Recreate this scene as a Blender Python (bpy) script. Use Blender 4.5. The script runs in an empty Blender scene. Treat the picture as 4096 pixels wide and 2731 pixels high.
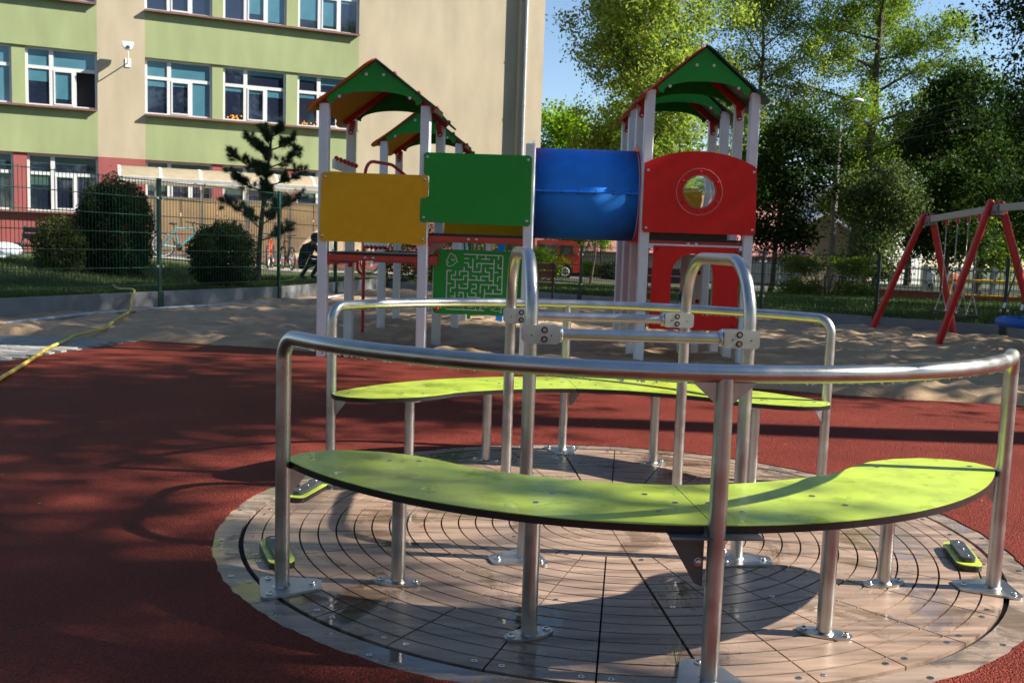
import bpy, math, random
import numpy as np
from mathutils import Vector, Matrix

R_ = math.radians
rng = np.random.default_rng(7)
random.seed(7)
SC = bpy.context.scene
COL = SC.collection

# ------------------------------------------------------------------ camera
PITCH, ROLL = 0.09985, 0.03293
fw = Vector((0, math.cos(PITCH), -math.sin(PITCH)))
r0 = Vector((1, 0, 0)); u0 = r0.cross(fw)
rt = math.cos(ROLL) * r0 + math.sin(ROLL) * u0
up = -math.sin(ROLL) * r0 + math.cos(ROLL) * u0
cam_d = bpy.data.cameras.new('camera')
cam = bpy.data.objects.new('camera', cam_d); COL.objects.link(cam)
cam_d.sensor_width = 36.0; cam_d.lens = 33.086
cam_d.clip_start = 0.05; cam_d.clip_end = 2000
CAMLOC = Vector((-0.4359, -3.8978, 1.1564))
cam.matrix_world = Matrix(((rt.x, up.x, -fw.x, CAMLOC.x), (rt.y, up.y, -fw.y, CAMLOC.y),
                           (rt.z, up.z, -fw.z, CAMLOC.z), (0, 0, 0, 1)))
cam_d.dof.use_dof = True; cam_d.dof.focus_distance = 3.0; cam_d.dof.aperture_fstop = 11.0
SC.camera = cam

# ------------------------------------------------------------------ sky, sun, exposure
SUN_AZ, SUN_EL = R_(-2.5), R_(36.0)          # azimuth measured from +x towards +y
sdir = Vector((math.cos(SUN_AZ) * math.cos(SUN_EL), math.sin(SUN_AZ) * math.cos(SUN_EL), math.sin(SUN_EL)))
world = bpy.data.worlds.new('World'); SC.world = world; world.use_nodes = True
wn = world.node_tree; bg = wn.nodes['Background']
sky = wn.nodes.new('ShaderNodeTexSky'); sky.sky_type = 'NISHITA'; sky.sun_disc = False
sky.sun_elevation = SUN_EL; sky.sun_rotation = math.pi / 2 - SUN_AZ
sky.air_density = 1.0; sky.dust_density = 0.2; sky.ozone_density = 2.6
wn.links.new(sky.outputs[0], bg.inputs[0]); bg.inputs[1].default_value = 0.070
sun_d = bpy.data.lights.new('sun', 'SUN'); sun_d.energy = 5.0; sun_d.angle = R_(0.5); sun_d.color = (1.0, 0.94, 0.83)
sun = bpy.data.objects.new('sun', sun_d); COL.objects.link(sun)
sun.rotation_euler = sdir.to_track_quat('Z', 'Y').to_euler(); sun.location = sdir * 60
SC.view_settings.view_transform = 'Standard'; SC.view_settings.look = 'None'
SC.view_settings.exposure = 1.35; SC.view_settings.gamma = 1.0; SC.view_settings.use_curve_mapping = False

# ------------------------------------------------------------------ materials
MATS = {}
def M(name, col, rough=.5, metal=0., var=.12, scale=6., bump=0., bscale=80., spec=.5, coat=0., transl=None,
      alpha=1., trans=0., stretch=None, col2=None, rvar=0., bdist=.004, fine=0., island=0.):
    if name in MATS: return MATS[name]
    m = bpy.data.materials.new(name); m.use_nodes = True
    nt = m.node_tree; N = nt.nodes; L = nt.links
    p = N['Principled BSDF']
    tc = N.new('ShaderNodeTexCoord'); src = tc.outputs['Object']
    if stretch:
        mp = N.new('ShaderNodeMapping'); mp.inputs['Scale'].default_value = stretch[:3]
        if len(stretch) > 3: mp.inputs['Rotation'].default_value = (0, 0, stretch[3])
        L.new(src, mp.inputs[0]); src = mp.outputs[0]
    ns = N.new('ShaderNodeTexNoise'); ns.inputs['Scale'].default_value = scale; ns.inputs['Detail'].default_value = 6
    L.new(src, ns.inputs['Vector'])
    rp = N.new('ShaderNodeValToRGB'); rp.color_ramp.elements[0].position = .3; rp.color_ramp.elements[1].position = .7
    c = np.array(col[:3]); d = np.array(col2[:3]) if col2 is not None else c * (1 + var)
    c0 = c if col2 is not None else c * (1 - var)
    rp.color_ramp.elements[0].color = (*c0, 1); rp.color_ramp.elements[1].color = (*np.minimum(d, 1), 1)
    L.new(ns.outputs['Fac'], rp.inputs[0]); out = rp.outputs[0]
    if fine > 0:
        n2 = N.new('ShaderNodeTexNoise'); n2.inputs['Scale'].default_value = bscale; n2.inputs['Detail'].default_value = 3
        L.new(tc.outputs['Object'], n2.inputs['Vector'])
        mr = N.new('ShaderNodeMapRange'); mr.inputs[1].default_value = .3; mr.inputs[2].default_value = .7
        mr.inputs[3].default_value = 1 - fine; mr.inputs[4].default_value = 1 + fine
        L.new(n2.outputs['Fac'], mr.inputs[0])
        mx = N.new('ShaderNodeVectorMath'); mx.operation = 'SCALE'
        L.new(out, mx.inputs[0]); L.new(mr.outputs[0], mx.inputs['Scale']); out = mx.outputs[0]
    if island > 0:
        ge = N.new('ShaderNodeNewGeometry'); hs = N.new('ShaderNodeHueSaturation')
        mr = N.new('ShaderNodeMapRange'); mr.inputs[3].default_value = .5 - .035 * island; mr.inputs[4].default_value = .5 + .03 * island
        L.new(ge.outputs['Random Per Island'], mr.inputs[0]); L.new(mr.outputs[0], hs.inputs['Hue'])
        mv = N.new('ShaderNodeMapRange'); mv.inputs[3].default_value = 1 - .4 * island; mv.inputs[4].default_value = 1 + .4 * island
        ml = N.new('ShaderNodeMath'); ml.operation = 'FRACT'; mm = N.new('ShaderNodeMath'); mm.operation = 'MULTIPLY'
        mm.inputs[1].default_value = 17.3; L.new(ge.outputs['Random Per Island'], mm.inputs[0]); L.new(mm.outputs[0], ml.inputs[0])
        L.new(ml.outputs[0], mv.inputs[0]); L.new(mv.outputs[0], hs.inputs['Value'])
        L.new(out, hs.inputs['Color']); out = hs.outputs[0]
    L.new(out, p.inputs['Base Color'])
    p.inputs['Roughness'].default_value = rough; p.inputs['Metallic'].default_value = metal
    p.inputs['Specular IOR Level'].default_value = spec; p.inputs['Coat Weight'].default_value = coat
    p.inputs['Coat Roughness'].default_value = .08; p.inputs['Transmission Weight'].default_value = trans
    p.inputs['Alpha'].default_value = alpha
    if rvar > 0:
        mr = N.new('ShaderNodeMapRange'); mr.inputs[1].default_value = .35; mr.inputs[2].default_value = .65
        mr.inputs[3].default_value = max(.03, rough - rvar); mr.inputs[4].default_value = rough + rvar
        L.new(ns.outputs['Fac'], mr.inputs[0]); L.new(mr.outputs[0], p.inputs['Roughness'])
    if bump > 0:
        nb = N.new('ShaderNodeTexNoise'); nb.inputs['Scale'].default_value = bscale; nb.inputs['Detail'].default_value = 4
        L.new(tc.outputs['Object'], nb.inputs['Vector'])
        bp = N.new('ShaderNodeBump'); bp.inputs['Strength'].default_value = bump; bp.inputs['Distance'].default_value = bdist
        L.new(nb.outputs['Fac'], bp.inputs['Height']); L.new(bp.outputs[0], p.inputs['Normal'])
    if transl:
        tr = N.new('ShaderNodeBsdfTranslucent'); sm = N.new('ShaderNodeMixShader'); sm.inputs[0].default_value = transl
        ht = N.new('ShaderNodeHueSaturation'); ht.inputs['Value'].default_value = 1.5; ht.inputs['Saturation'].default_value = 1.1
        L.new(out, ht.inputs['Color']); L.new(ht.outputs[0], tr.inputs[0])
        L.new(p.outputs[0], sm.inputs[1]); L.new(tr.outputs[0], sm.inputs[2])
        L.new(sm.outputs[0], N['Material Output'].inputs[0])
    MATS[name] = m
    return m

def wet_material(name, dry, dark, rough_dry, grain=None, patch=3.0, thr=.55, bumpk=.25, coatdry=0.):
    """surface with a film of water in patches: darker and mirror smooth where wet"""
    m = bpy.data.materials.new(name); m.use_nodes = True
    nt = m.node_tree; N = nt.nodes; L = nt.links; p = N['Principled BSDF']
    tc = N.new('ShaderNodeTexCoord'); o = tc.outputs['Object']
    g = N.new('ShaderNodeTexNoise'); g.inputs['Detail'].default_value = 8; g.inputs['Roughness'].default_value = .62
    if grain:
        mp = N.new('ShaderNodeMapping'); mp.inputs['Scale'].default_value = grain[:3]; mp.inputs['Rotation'].default_value = (0, 0, grain[3])
        L.new(o, mp.inputs[0]); L.new(mp.outputs[0], g.inputs['Vector']); g.inputs['Scale'].default_value = 1.
    else:
        L.new(o, g.inputs['Vector']); g.inputs['Scale'].default_value = 9.
    cr = N.new('ShaderNodeValToRGB'); e = cr.color_ramp.elements
    e[0].position = .33 if grain else .28; e[0].color = (*[c * (.45 if grain else .72) for c in dry], 1); e[1].position = .67 if grain else .74; e[1].color = (*[min(1, c * (1.42 if grain else 1.16)) for c in dry], 1)
    mid = cr.color_ramp.elements.new(.5); mid.color = (*dry, 1)
    L.new(g.outputs['Fac'], cr.inputs[0])
    w = N.new('ShaderNodeTexNoise'); w.inputs['Scale'].default_value = patch; w.inputs['Detail'].default_value = 7
    w.inputs['Roughness'].default_value = .66; w.inputs['Distortion'].default_value = .6; L.new(o, w.inputs['Vector'])
    wm = N.new('ShaderNodeMapRange'); wm.inputs[1].default_value = thr - .03; wm.inputs[2].default_value = thr + .03
    L.new(w.outputs['Fac'], wm.inputs[0])
    mx = N.new('ShaderNodeMix'); mx.data_type = 'RGBA'; mx.blend_type = 'MULTIPLY'
    L.new(wm.outputs[0], mx.inputs[0]); L.new(cr.outputs[0], mx.inputs[6]); mx.inputs[7].default_value = (*dark, 1)
    L.new(mx.outputs[2], p.inputs['Base Color'])
    rm = N.new('ShaderNodeMapRange'); rm.inputs[3].default_value = rough_dry; rm.inputs[4].default_value = .035
    L.new(wm.outputs[0], rm.inputs[0]); L.new(rm.outputs[0], p.inputs['Roughness'])
    bp = N.new('ShaderNodeBump'); bp.inputs['Strength'].default_value = bumpk; bp.inputs['Distance'].default_value = .0015
    L.new(wm.outputs[0], bp.inputs['Height'])
    fb = N.new('ShaderNodeTexNoise'); fb.inputs['Scale'].default_value = 160; L.new(o, fb.inputs['Vector'])
    b2 = N.new('ShaderNodeBump'); b2.inputs['Strength'].default_value = .05; b2.inputs['Distance'].default_value = .001
    L.new(fb.outputs['Fac'], b2.inputs['Height']); L.new(bp.outputs[0], b2.inputs['Normal']); L.new(b2.outputs[0], p.inputs['Normal'])
    p.inputs['Coat Weight'].default_value = coatdry; p.inputs['Coat Roughness'].default_value = .15
    return m

def rubber_material(name, col, light):
    m = bpy.data.materials.new(name); m.use_nodes = True
    nt = m.node_tree; N = nt.nodes; L = nt.links; p = N['Principled BSDF']
    o = N.new('ShaderNodeTexCoord').outputs['Object']
    v = N.new('ShaderNodeTexVoronoi'); v.inputs['Scale'].default_value = 210; L.new(o, v.inputs['Vector'])
    cr = N.new('ShaderNodeValToRGB'); e = cr.color_ramp.elements
    e[0].position = .05; e[0].color = (*[c * .45 for c in col], 1); e[1].position = .95; e[1].color = (*light, 1)
    L.new(v.outputs['Color'], cr.inputs[0])
    n = N.new('ShaderNodeTexNoise'); n.inputs['Scale'].default_value = 1.6; n.inputs['Detail'].default_value = 7; L.new(o, n.inputs['Vector'])
    mr = N.new('ShaderNodeMapRange'); mr.inputs[1].default_value = .3; mr.inputs[2].default_value = .7
    mr.inputs[3].default_value = .8; mr.inputs[4].default_value = 1.18; L.new(n.outputs['Fac'], mr.inputs[0])
    sc = N.new('ShaderNodeVectorMath'); sc.operation = 'SCALE'; L.new(cr.outputs[0], sc.inputs[0]); L.new(mr.outputs[0], sc.inputs['Scale'])
    L.new(sc.outputs[0], p.inputs['Base Color'])
    rr = N.new('ShaderNodeMapRange'); rr.inputs[3].default_value = .42; rr.inputs[4].default_value = .8
    L.new(v.outputs['Color'], rr.inputs[0]); L.new(rr.outputs[0], p.inputs['Roughness'])
    p.inputs['Specular IOR Level'].default_value = .06
    v2 = N.new('ShaderNodeTexVoronoi'); v2.inputs['Scale'].default_value = 120; L.new(o, v2.inputs['Vector'])
    ad = N.new('ShaderNodeMath'); L.new(v.outputs['Distance'], ad.inputs[0]); L.new(v2.outputs['Distance'], ad.inputs[1])
    bp = N.new('ShaderNodeBump'); bp.inputs['Strength'].default_value = .9; bp.inputs['Distance'].default_value = .006; bp.invert = True
    L.new(ad.outputs[0], bp.inputs['Height']); L.new(bp.outputs[0], p.inputs['Normal'])
    return m

STEEL = M('steel_tube', (.47, .455, .44), rough=.36, metal=1., var=.10, scale=14, rvar=.05, bump=.04, bscale=260, bdist=.001)
CLAMPM = M('cast_aluminium', (.50, .53, .54), rough=.36, metal=.85, var=.06, scale=30, bump=.08, bscale=300, bdist=.001)
BOLT = M('zinc_bolt', (.55, .54, .52), rough=.25, metal=1., var=.1, scale=60)
BLACK = M('black_rubber', (.012, .012, .013), rough=.45, var=.3, scale=40)
CORE = M('black_laminate_edge', (.014, .014, .014), rough=.3, var=.2, scale=60)
LIME = wet_material('lime_laminate', (.42, .53, .06), (.80, .9, .7), .27, None, 7., .60, .5, .15)
WOOD = wet_material('wood_print_deck', (.275, .188, .138), (.62, .62, .62), .33, (1.7, 19., 1., R_(-33)), 2.6, .57, .15)
RIMM = wet_material('wood_print_rim', (.25, .185, .145), (.6, .6, .6), .36, (1.7, 19., 1., R_(-20)), 3.2, .53, .3)
BASEM = M('black_under_deck', (.006, .0055, .005), rough=.9)
RUBBER = rubber_material('red_rubber_granules', (.115, .017, .012), (.27, .055, .038))
POSTM = M('grey_white_post', (.76, .78, .79), rough=.42, var=.05, scale=5, bump=.03, bscale=60)
YEL = M('yellow_panel', (.80, .40, .002), rough=.42, spec=.3, var=.04, scale=12, bump=.05, bscale=200, bdist=.001)
GRN = M('green_panel', (.018, .30, .03), rough=.42, spec=.3, var=.04, scale=12, bump=.05, bscale=200, bdist=.001)
DGRN = M('dark_green_panel', (.012, .075, .035), rough=.35, var=.06, scale=12)
REDP = M('red_panel', (.74, .012, .008), rough=.42, spec=.3, var=.05, scale=12, bump=.05, bscale=200, bdist=.001)
REDM = M('red_metal', (.50, .012, .012), rough=.32, var=.06, scale=12)
ORNG = M('orange_edge', (.62, .12, .02), rough=.4)
BLUE = M('blue_plastic', (.015, .22, .78), rough=.6, spec=.3, var=.12, scale=5, bump=.15, bscale=40, bdist=.003)
WHT = M('white_paint', (.72, .72, .70), rough=.4, var=.03)
GLASSY = M('clear_bubble', (.9, .95, .95), rough=.02, trans=.95, var=0.)
DECKB = M('black_deck', (.018, .018, .02), rough=.5, var=.2, scale=30)
FGREEN = M('green_fence_coat', (.006, .055, .035), rough=.35, var=.1)
FDARK = M('dark_fence_coat', (.008, .022, .018), rough=.4, var=.1)
CONC = M('concrete', (.20, .205, .21), rough=.85, var=.18, scale=3., bump=.4, bscale=120, fine=.12, bdist=.002)
SANDM = M('sand', (.40, .27, .16), rough=.95, var=.2, scale=1.6, bump=.8, bscale=150, fine=.22, bdist=.006)
PAVM = M('paver_concrete', (.27, .26, .24), rough=.85, var=.14, scale=2., bump=.35, bscale=180, fine=.12, bdist=.002)
GRASSM = M('lawn_soil', (.035, .048, .014), rough=.95, var=.3, scale=.6, bump=.6, bscale=30, fine=.3, bdist=.03)
BLADE = M('grass_blade', (.05, .088, .014), rough=.55, var=.35, scale=.8, transl=.35, island=.8)
BARK = M('bark', (.075, .055, .04), rough=.9, var=.35, scale=9, stretch=(6, 6, 1), bump=.9, bscale=22, bdist=.03)
SKIN = M('skin', (.50, .30, .22), rough=.55, var=.05)

# ------------------------------------------------------------------ mesh builder
class B:
    def __init__(s): s.v = []; s.f = []; s.m = []
    def add(s, vs, fs, mi=0):
        o = len(s.v); s.v += [tuple(x) for x in vs]; s.f += [[i + o for i in f] for f in fs]; s.m += [mi] * len(fs)
    def box(s, c, d, rz=0., mi=0):
        cx, cy, cz = c; hx, hy, hz = d[0] / 2, d[1] / 2, d[2] / 2; ca, sa = math.cos(rz), math.sin(rz)
        vs = [(cx + x * hx * ca - y * hy * sa, cy + x * hx * sa + y * hy * ca, cz + z * hz) for z in (-1, 1) for y in (-1, 1) for x in (-1, 1)]
        s.add(vs, [(0, 2, 3, 1), (4, 5, 7, 6), (0, 1, 5, 4), (2, 6, 7, 3), (0, 4, 6, 2), (1, 3, 7, 5)], mi)
    def bar(s, p, q, w, h, upv=(0, 0, 1), mi=0):
        p = Vector(p); q = Vector(q); d = (q - p).normalized(); a = d.cross(Vector(upv))
        if a.length < 1e-5: a = Vector((1, 0, 0))
        a.normalize(); b = a.cross(d); a = a * w / 2; b = b * h / 2
        vs = [e + i * a + j * b for e in (p, q) for j in (-1, 1) for i in (-1, 1)]
        s.add(vs, [(0, 2, 3, 1), (4, 5, 7, 6), (0, 1, 5, 4), (2, 6, 7, 3), (0, 4, 6, 2), (1, 3, 7, 5)], mi)
    def tube(s, pts, r, n=12, cap=True, closed=False, mi=0):
        P = [Vector(p) for p in pts]; k = len(P); rr = r if hasattr(r, '__len__') else [r] * k
        T = []
        for i in range(k):
            if closed: t = P[(i + 1) % k] - P[i - 1]
            else: t = P[min(i + 1, k - 1)] - P[max(i - 1, 0)]
            T.append(t.normalized())
        a = T[0].orthogonal().normalized(); vs = []
        for i in range(k):
            a = (a - T[i] * a.dot(T[i])).normalized(); b = T[i].cross(a)
            for j in range(n):
                th = 2 * math.pi * j / n; vs.append(P[i] + (a * math.cos(th) + b * math.sin(th)) * rr[i])
        fs = []
        for i in range(k if closed else k - 1):
            for j in range(n):
                i2 = (i + 1) % k; fs.append((i * n + j, i * n + (j + 1) % n, i2 * n + (j + 1) % n, i2 * n + j))
        if cap and not closed: fs += [tuple(range(n - 1, -1, -1)), tuple(range((k - 1) * n, k * n))]
        s.add(vs, fs, mi)
    def cyl(s, p, q, r, n=12, mi=0): s.tube([p, q], r, n, mi=mi)
    def sph(s, c, r, n=10, k=6, sc=(1, 1, 1), mi=0):
        vs = [(c[0], c[1], c[2] + r * sc[2])]
        for i in range(1, k):
            ph = math.pi * i / k
            for j in range(n):
                th = 2 * math.pi * j / n
                vs.append((c[0] + r * sc[0] * math.sin(ph) * math.cos(th), c[1] + r * sc[1] * math.sin(ph) * math.sin(th), c[2] + r * sc[2] * math.cos(ph)))
        vs.append((c[0], c[1], c[2] - r * sc[2])); fs = []
        for j in range(n): fs.append((0, 1 + j, 1 + (j + 1) % n))
        for i in range(k - 2):
            for j in range(n):
                a = 1 + i * n; fs.append((a + j, a + n + j, a + n + (j + 1) % n, a + (j + 1) % n))
        a = 1 + (k - 2) * n
        for j in range(n): fs.append((a + j, len(vs) - 1, a + (j + 1) % n))
        s.add(vs, fs, mi)
    def prism(s, poly, o, ex, ey, d0, d1, mi=0, mis=None):
        o = Vector(o); ex = Vector(ex); ey = Vector(ey); ez = ex.cross(ey).normalized(); n = len(poly)
        vs = [o + ex * x + ey * y + ez * d for d in (d0, d1) for x, y in poly]
        s.add(vs, [tuple(range(n - 1, -1, -1)), tuple(range(n, 2 * n))], mi)
        s.add(vs, [(i, (i + 1) % n, n + (i + 1) % n, n + i) for i in range(n)], mi if mis is None else mis)
    def ring(s, outer, inner, c, o, ex, ey, d0, d1, mi=0, mis=None):
        """plate with a hole: both outlines are star shaped about c"""
        def cast(poly, th):
            d = (math.cos(th), math.sin(th)); best = None
            for i in range(len(poly)):
                x1, y1 = poly[i][0] - c[0], poly[i][1] - c[1]; x2, y2 = poly[(i + 1) % len(poly)][0] - c[0], poly[(i + 1) % len(poly)][1] - c[1]
                den = d[0] * (y2 - y1) - d[1] * (x2 - x1)
                if abs(den) < 1e-12: continue
                t = (x1 * (y2 - y1) - y1 * (x2 - x1)) / den; w = (x1 * d[1] - y1 * d[0]) / den
                if t > 0 and -1e-6 <= w <= 1 + 1e-6 and (best is None or t < best): best = t
            return (c[0] + d[0] * best, c[1] + d[1] * best)
        A = sorted(set([round(math.atan2(p[1] - c[1], p[0] - c[0]), 5) for p in outer + inner]))
        po = [cast(outer, a) for a in A]; pi_ = [cast(inner, a) for a in A]; n = len(A)
        o = Vector(o); ex = Vector(ex); ey = Vector(ey); ez = ex.cross(ey).normalized()
        W = lambda p, d: o + ex * p[0] + ey * p[1] + ez * d
        vs = [W(p, d) for d in (d0, d1) for L in (po, pi_) for p in L]; f1 = []; f2 = []
        for i in range(n):
            j = (i + 1) % n
            f1 += [(i, n + i, n + j, j), (2 * n + i, 2 * n + j, 3 * n + j, 3 * n + i)]
            f2 += [(i, j, 2 * n + j, 2 * n + i), (n + i, 3 * n + i, 3 * n + j, n + j)]
        s.add(vs, f1, mi); s.add(vs, f2, mi if mis is None else mis)
    def build(s, name, mat, parent=None, smooth=True, world=False, bevel=0., ang=.7):
        off = (0, 0, 0)
        if world and parent is not None:
            t = parent
            while t.parent: t = t.parent
            off = t.location
        me = bpy.data.meshes.new(name)
        me.from_pydata([(x - off[0], y - off[1], z - off[2]) for x, y, z in s.v], [], s.f)
        for mm in (mat if isinstance(mat, (list, tuple)) else [mat]): me.materials.append(mm)
        if any(s.m): me.polygons.foreach_set('material_index', s.m)
        if smooth:
            me.shade_smooth(); me.set_sharp_from_angle(angle=ang)
        me.update()
        o = bpy.data.objects.new(name, me); COL.objects.link(o)
        if parent is not None: o.parent = parent
        if bevel:
            b = o.modifiers.new('bevel', 'BEVEL'); b.width = bevel; b.segments = 2; b.limit_method = 'ANGLE'; b.angle_limit = .6
            b.harden_normals = False
        return o

def np_mesh(name, V, F, mat, parent=None, smooth=False):
    """V (n,3), F (m,k) arrays"""
    me = bpy.data.meshes.new(name); n, k = F.shape
    me.vertices.add(len(V)); me.vertices.foreach_set('co', np.ascontiguousarray(V, dtype=np.float32).ravel())
    me.loops.add(n * k); me.loops.foreach_set('vertex_index', np.ascontiguousarray(F, dtype=np.int32).ravel())
    me.polygons.add(n); me.polygons.foreach_set('loop_start', np.arange(0, n * k, k, dtype=np.int32))
    me.polygons.foreach_set('loop_total', np.full(n, k, dtype=np.int32))
    me.update(calc_edges=True); me.materials.append(mat)
    if smooth: me.shade_smooth()
    o = bpy.data.objects.new(name, me); COL.objects.link(o)
    if parent is not None: o.parent = parent
    return o

def tag(o, label, cat, group=None):
    o['label'] = label; o['category'] = cat
    if group: o['group'] = group
    return o
def thing(name, label, cat, loc=(0, 0, 0), rz=0., group=None):
    o = bpy.data.objects.new(name, None); COL.objects.link(o); o.empty_display_size = .2
    o.location = loc; o.rotation_euler = (0, 0, rz); return tag(o, label, cat, group)
def struct(o): o['kind'] = 'structure'; return o
def stuff(o): o['kind'] = 'stuff'; return o
def clone(src, name, parent, loc=(0, 0, 0), rz=0.):
    o = src.copy(); o.name = name; COL.objects.link(o); o.parent = parent; o.location = loc; o.rotation_euler = (0, 0, rz); return o
def dup(root, loc, rz, label, group=None):
    r = root.copy(); COL.objects.link(r); r.location = loc; r.rotation_euler = (0, 0, rz); r['label'] = label
    if group: r['group'] = group
    for ch in list(root.children):
        c = ch.copy(); COL.objects.link(c); c.parent = r
        for g in ch.children:
            d = g.copy(); COL.objects.link(d); d.parent = c
    return r
def fillet(pts, rad, n=8):
    """round the inner corners of a polyline"""
    P = [Vector(p) for p in pts]; out = [P[0]]
    for i in range(1, len(P) - 1):
        a = (P[i - 1] - P[i]).normalized(); b = (P[i + 1] - P[i]).normalized(); th = a.angle(b)
        t = rad / math.tan(th / 2); t = min(t, (P[i - 1] - P[i]).length * .49 if i > 1 else (P[i - 1] - P[i]).length * .98, (P[i + 1] - P[i]).length * .98)
        s_, e_ = P[i] + a * t, P[i] + b * t; r = t * math.tan(th / 2); c = P[i] + (a + b).normalized() * (r / math.sin(th / 2))
        va, vb = s_ - c, e_ - c; w = va.angle(vb)
        for k in range(n + 1):
            f = k / n; out.append(c + (va * math.sin((1 - f) * w) + vb * math.sin(f * w)) / math.sin(w))
    out.append(P[-1]); return out
def rrect(x0, y0, x1, y1, r, n=4):
    o = []
    for cx, cy, a in ((x1 - r, y1 - r, 0), (x0 + r, y1 - r, 90), (x0 + r, y0 + r, 180), (x1 - r, y0 + r, 270)):
        for k in range(n + 1):
            t = R_(a + 90 * k / n); o.append((cx + r * math.cos(t), cy + r * math.sin(t)))
    return o
def smooth01(x): x = min(1., max(0., x)); return x * x * (3 - 2 * x)
def vnoise(x, y, seed=0):
    """value noise on numpy arrays"""
    xi = np.floor(x).astype(np.int64); yi = np.floor(y).astype(np.int64); fx = x - xi; fy = y - yi
    def h(a, b):
        n = (a * 374761393 + b * 668265263 + seed * 1442695041) & 0x7fffffff
        n = ((n ^ (n >> 13)) * 1274126177) & 0x7fffffff
        return ((n ^ (n >> 16)) & 0xffff) / 65535.
    ux = fx * fx * (3 - 2 * fx); uy = fy * fy * (3 - 2 * fy)
    return (h(xi, yi) * (1 - ux) + h(xi + 1, yi) * ux) * (1 - uy) + (h(xi, yi + 1) * (1 - ux) + h(xi + 1, yi + 1) * ux) * uy

# ================================================================== SETTING: ground
BP = [(-10.5, -1.), (-8.30, 5.10), (-7.25, 7.95), (-6.07, 11.06), (-4.86, 13.80), (-4.32, 16.58), (-3.69, 20.15)]
NB = 6
BACK = [(-3.69 + (5.63 + 3.69) * i / NB, 20.15 + (11.83 - 20.15) * i / NB) for i in range(NB + 1)]
BP2 = BACK[1:] + [(7.21, 10.75), (8.80, 9.66), (10.40, 8.58), (16., 4.6)]
def fence_x(y):
    return float(np.interp(y, [p[1] for p in BP], [p[0] for p in BP]))
def lawn_z(x, y):
    d = fence_x(y) - x
    zl = .24 + .32 * smooth01((d - 2.5) / 4.)
    zb = .17 - (.43 + .02 * max(0., min(20., x - 2))) * smooth01((y - 14) / 26)
    w = smooth01((-x - .5) / 4.)
    return zl * w + zb * (1 - w)

gb = B(); gb.add([(-500, -500, -2.2), (500, -500, -2.2), (500, 600, -2.2), (-500, 600, -2.2)], [(0, 1, 2, 3)])
struct(gb.build('ground', GRASSM, smooth=False))

def lawn_mesh():
    P = []
    pts = BP + BP2
    def nrm(a, b):
        d = Vector((b[0] - a[0], b[1] - a[1])).normalized(); return Vector((-d.y, d.x))
    for i in range(len(pts) - 1):
        a, b = Vector(pts[i]), Vector(pts[i + 1]); n = nrm(a, b); k = max(1, int((b - a).length / 1.2))
        for j in range(k): P.append((a + (b - a) * j / k, n))
        if i + 2 < len(pts):
            n2 = nrm(pts[i + 1], pts[i + 2]); an = n.angle_signed(n2)
            if an > .2:
                for j in range(1, 8):
                    m_ = Matrix.Rotation(-an * j / 8, 2); P.append((b, m_ @ n))
    P.append((Vector(pts[-1]), nrm(pts[-2], pts[-1])))
    D = [0, .3, 1, 2, 3.2, 4.6, 6.5, 9, 12, 16, 21, 27, 35, 50, 80, 140, 300]
    vs = []; 
    for d in D:
        for p, n in P:
            q = p + n * d; vs.append((q.x, q.y, lawn_z(q.x, q.y)))
    k = len(P)
    fs = [(i * k + j, i * k + j + 1, (i + 1) * k + j + 1, (i + 1) * k + j) for i in range(len(D) - 1) for j in range(k - 1)]
    b = B(); b.add(vs, fs); return struct(b.build('lawn', GRASSM))
lawn_mesh()

# red rubber safety surface with a ragged round hole for the carousel
hole = [((1.603 + random.uniform(-.007, .006)) * math.cos(2 * math.pi * i / 260), (1.603 + random.uniform(-.007, .006)) * math.sin(2 * math.pi * i / 260)) for i in range(260)]
EDGE = [(-4.50, 6.36), (-3.91, 6.26), (-3.26, 6.11), (-2.65, 5.91), (-2.11, 5.68), (-.96, 5.16), (-.33, 4.80), (.82, 4.45), (1.77, 4.22), (2.24, 4.02), (2.91, 3.86), (3.78, 3.74), (6., 3.4), (12., 2.6), (22., 1.5)]
outl = list(reversed(EDGE)) + [(-4.94, 4.31), (-5.20, 2.5), (-5.6, 0.), (-9., -3.), (-20, -30), (22, -30)]
b = B(); b.ring(outl, hole, (0, 0), (0, 0, 0), (1, 0, 0), (0, 1, 0), -.03, .004)
struct(b.build('rubber_surface', RUBBER, smooth=False))

# sand
XS = np.arange(-9., 13., .05); YS = np.arange(3.0, 20.5, .05)
gx, gy = np.meshgrid(XS, YS)
ye = np.interp(gx, [-9, -4.5] + [e[0] for e in EDGE[1:]], [6.85, 6.38] + [e[1] for e in EDGE[1:]])
ye = ye + (vnoise(gx * 3, gx * 0 + 3.3, 5) - .5) * .16 + (vnoise(gx * 9, gx * 0 + 7.1, 6) - .5) * .08
dd = gy - ye
zz = .03 + (vnoise(gx * 1.1, gy * 1.1, 1) - .5) * .06 + (vnoise(gx * 2.9, gy * 2.9, 2) - .5) * .06 + (vnoise(gx * 6.0, gy * 6.0, 3) - .5) * .055 + (vnoise(gx * 11.7, gy * 11.7, 4) - .5) * .035 - .05 * np.clip(vnoise(gx * 3.7 + 9, gy * 3.7, 14) - .62, 0, 1)
ridge = np.exp(-((dd - .45) / .35) ** 2) * .05 * (.4 + vnoise(gx * 2.2, gy * .7, 9))
s01 = np.clip((dd + .10) / .22, 0, 1); s01 = s01 * s01 * (3 - 2 * s01)
zz = -.07 * (1 - s01) + (zz + ridge) * s01
V = np.stack([gx, gy, zz], -1).reshape(-1, 3); ny, nx = gx.shape
ii = (np.arange(ny - 1)[:, None] * nx + np.arange(nx - 1)[None, :]).ravel()
F = np.stack([ii, ii + 1, ii + nx + 1, ii + nx], -1)
keep = (dd[:-1, :-1].ravel() > -.35)
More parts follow.
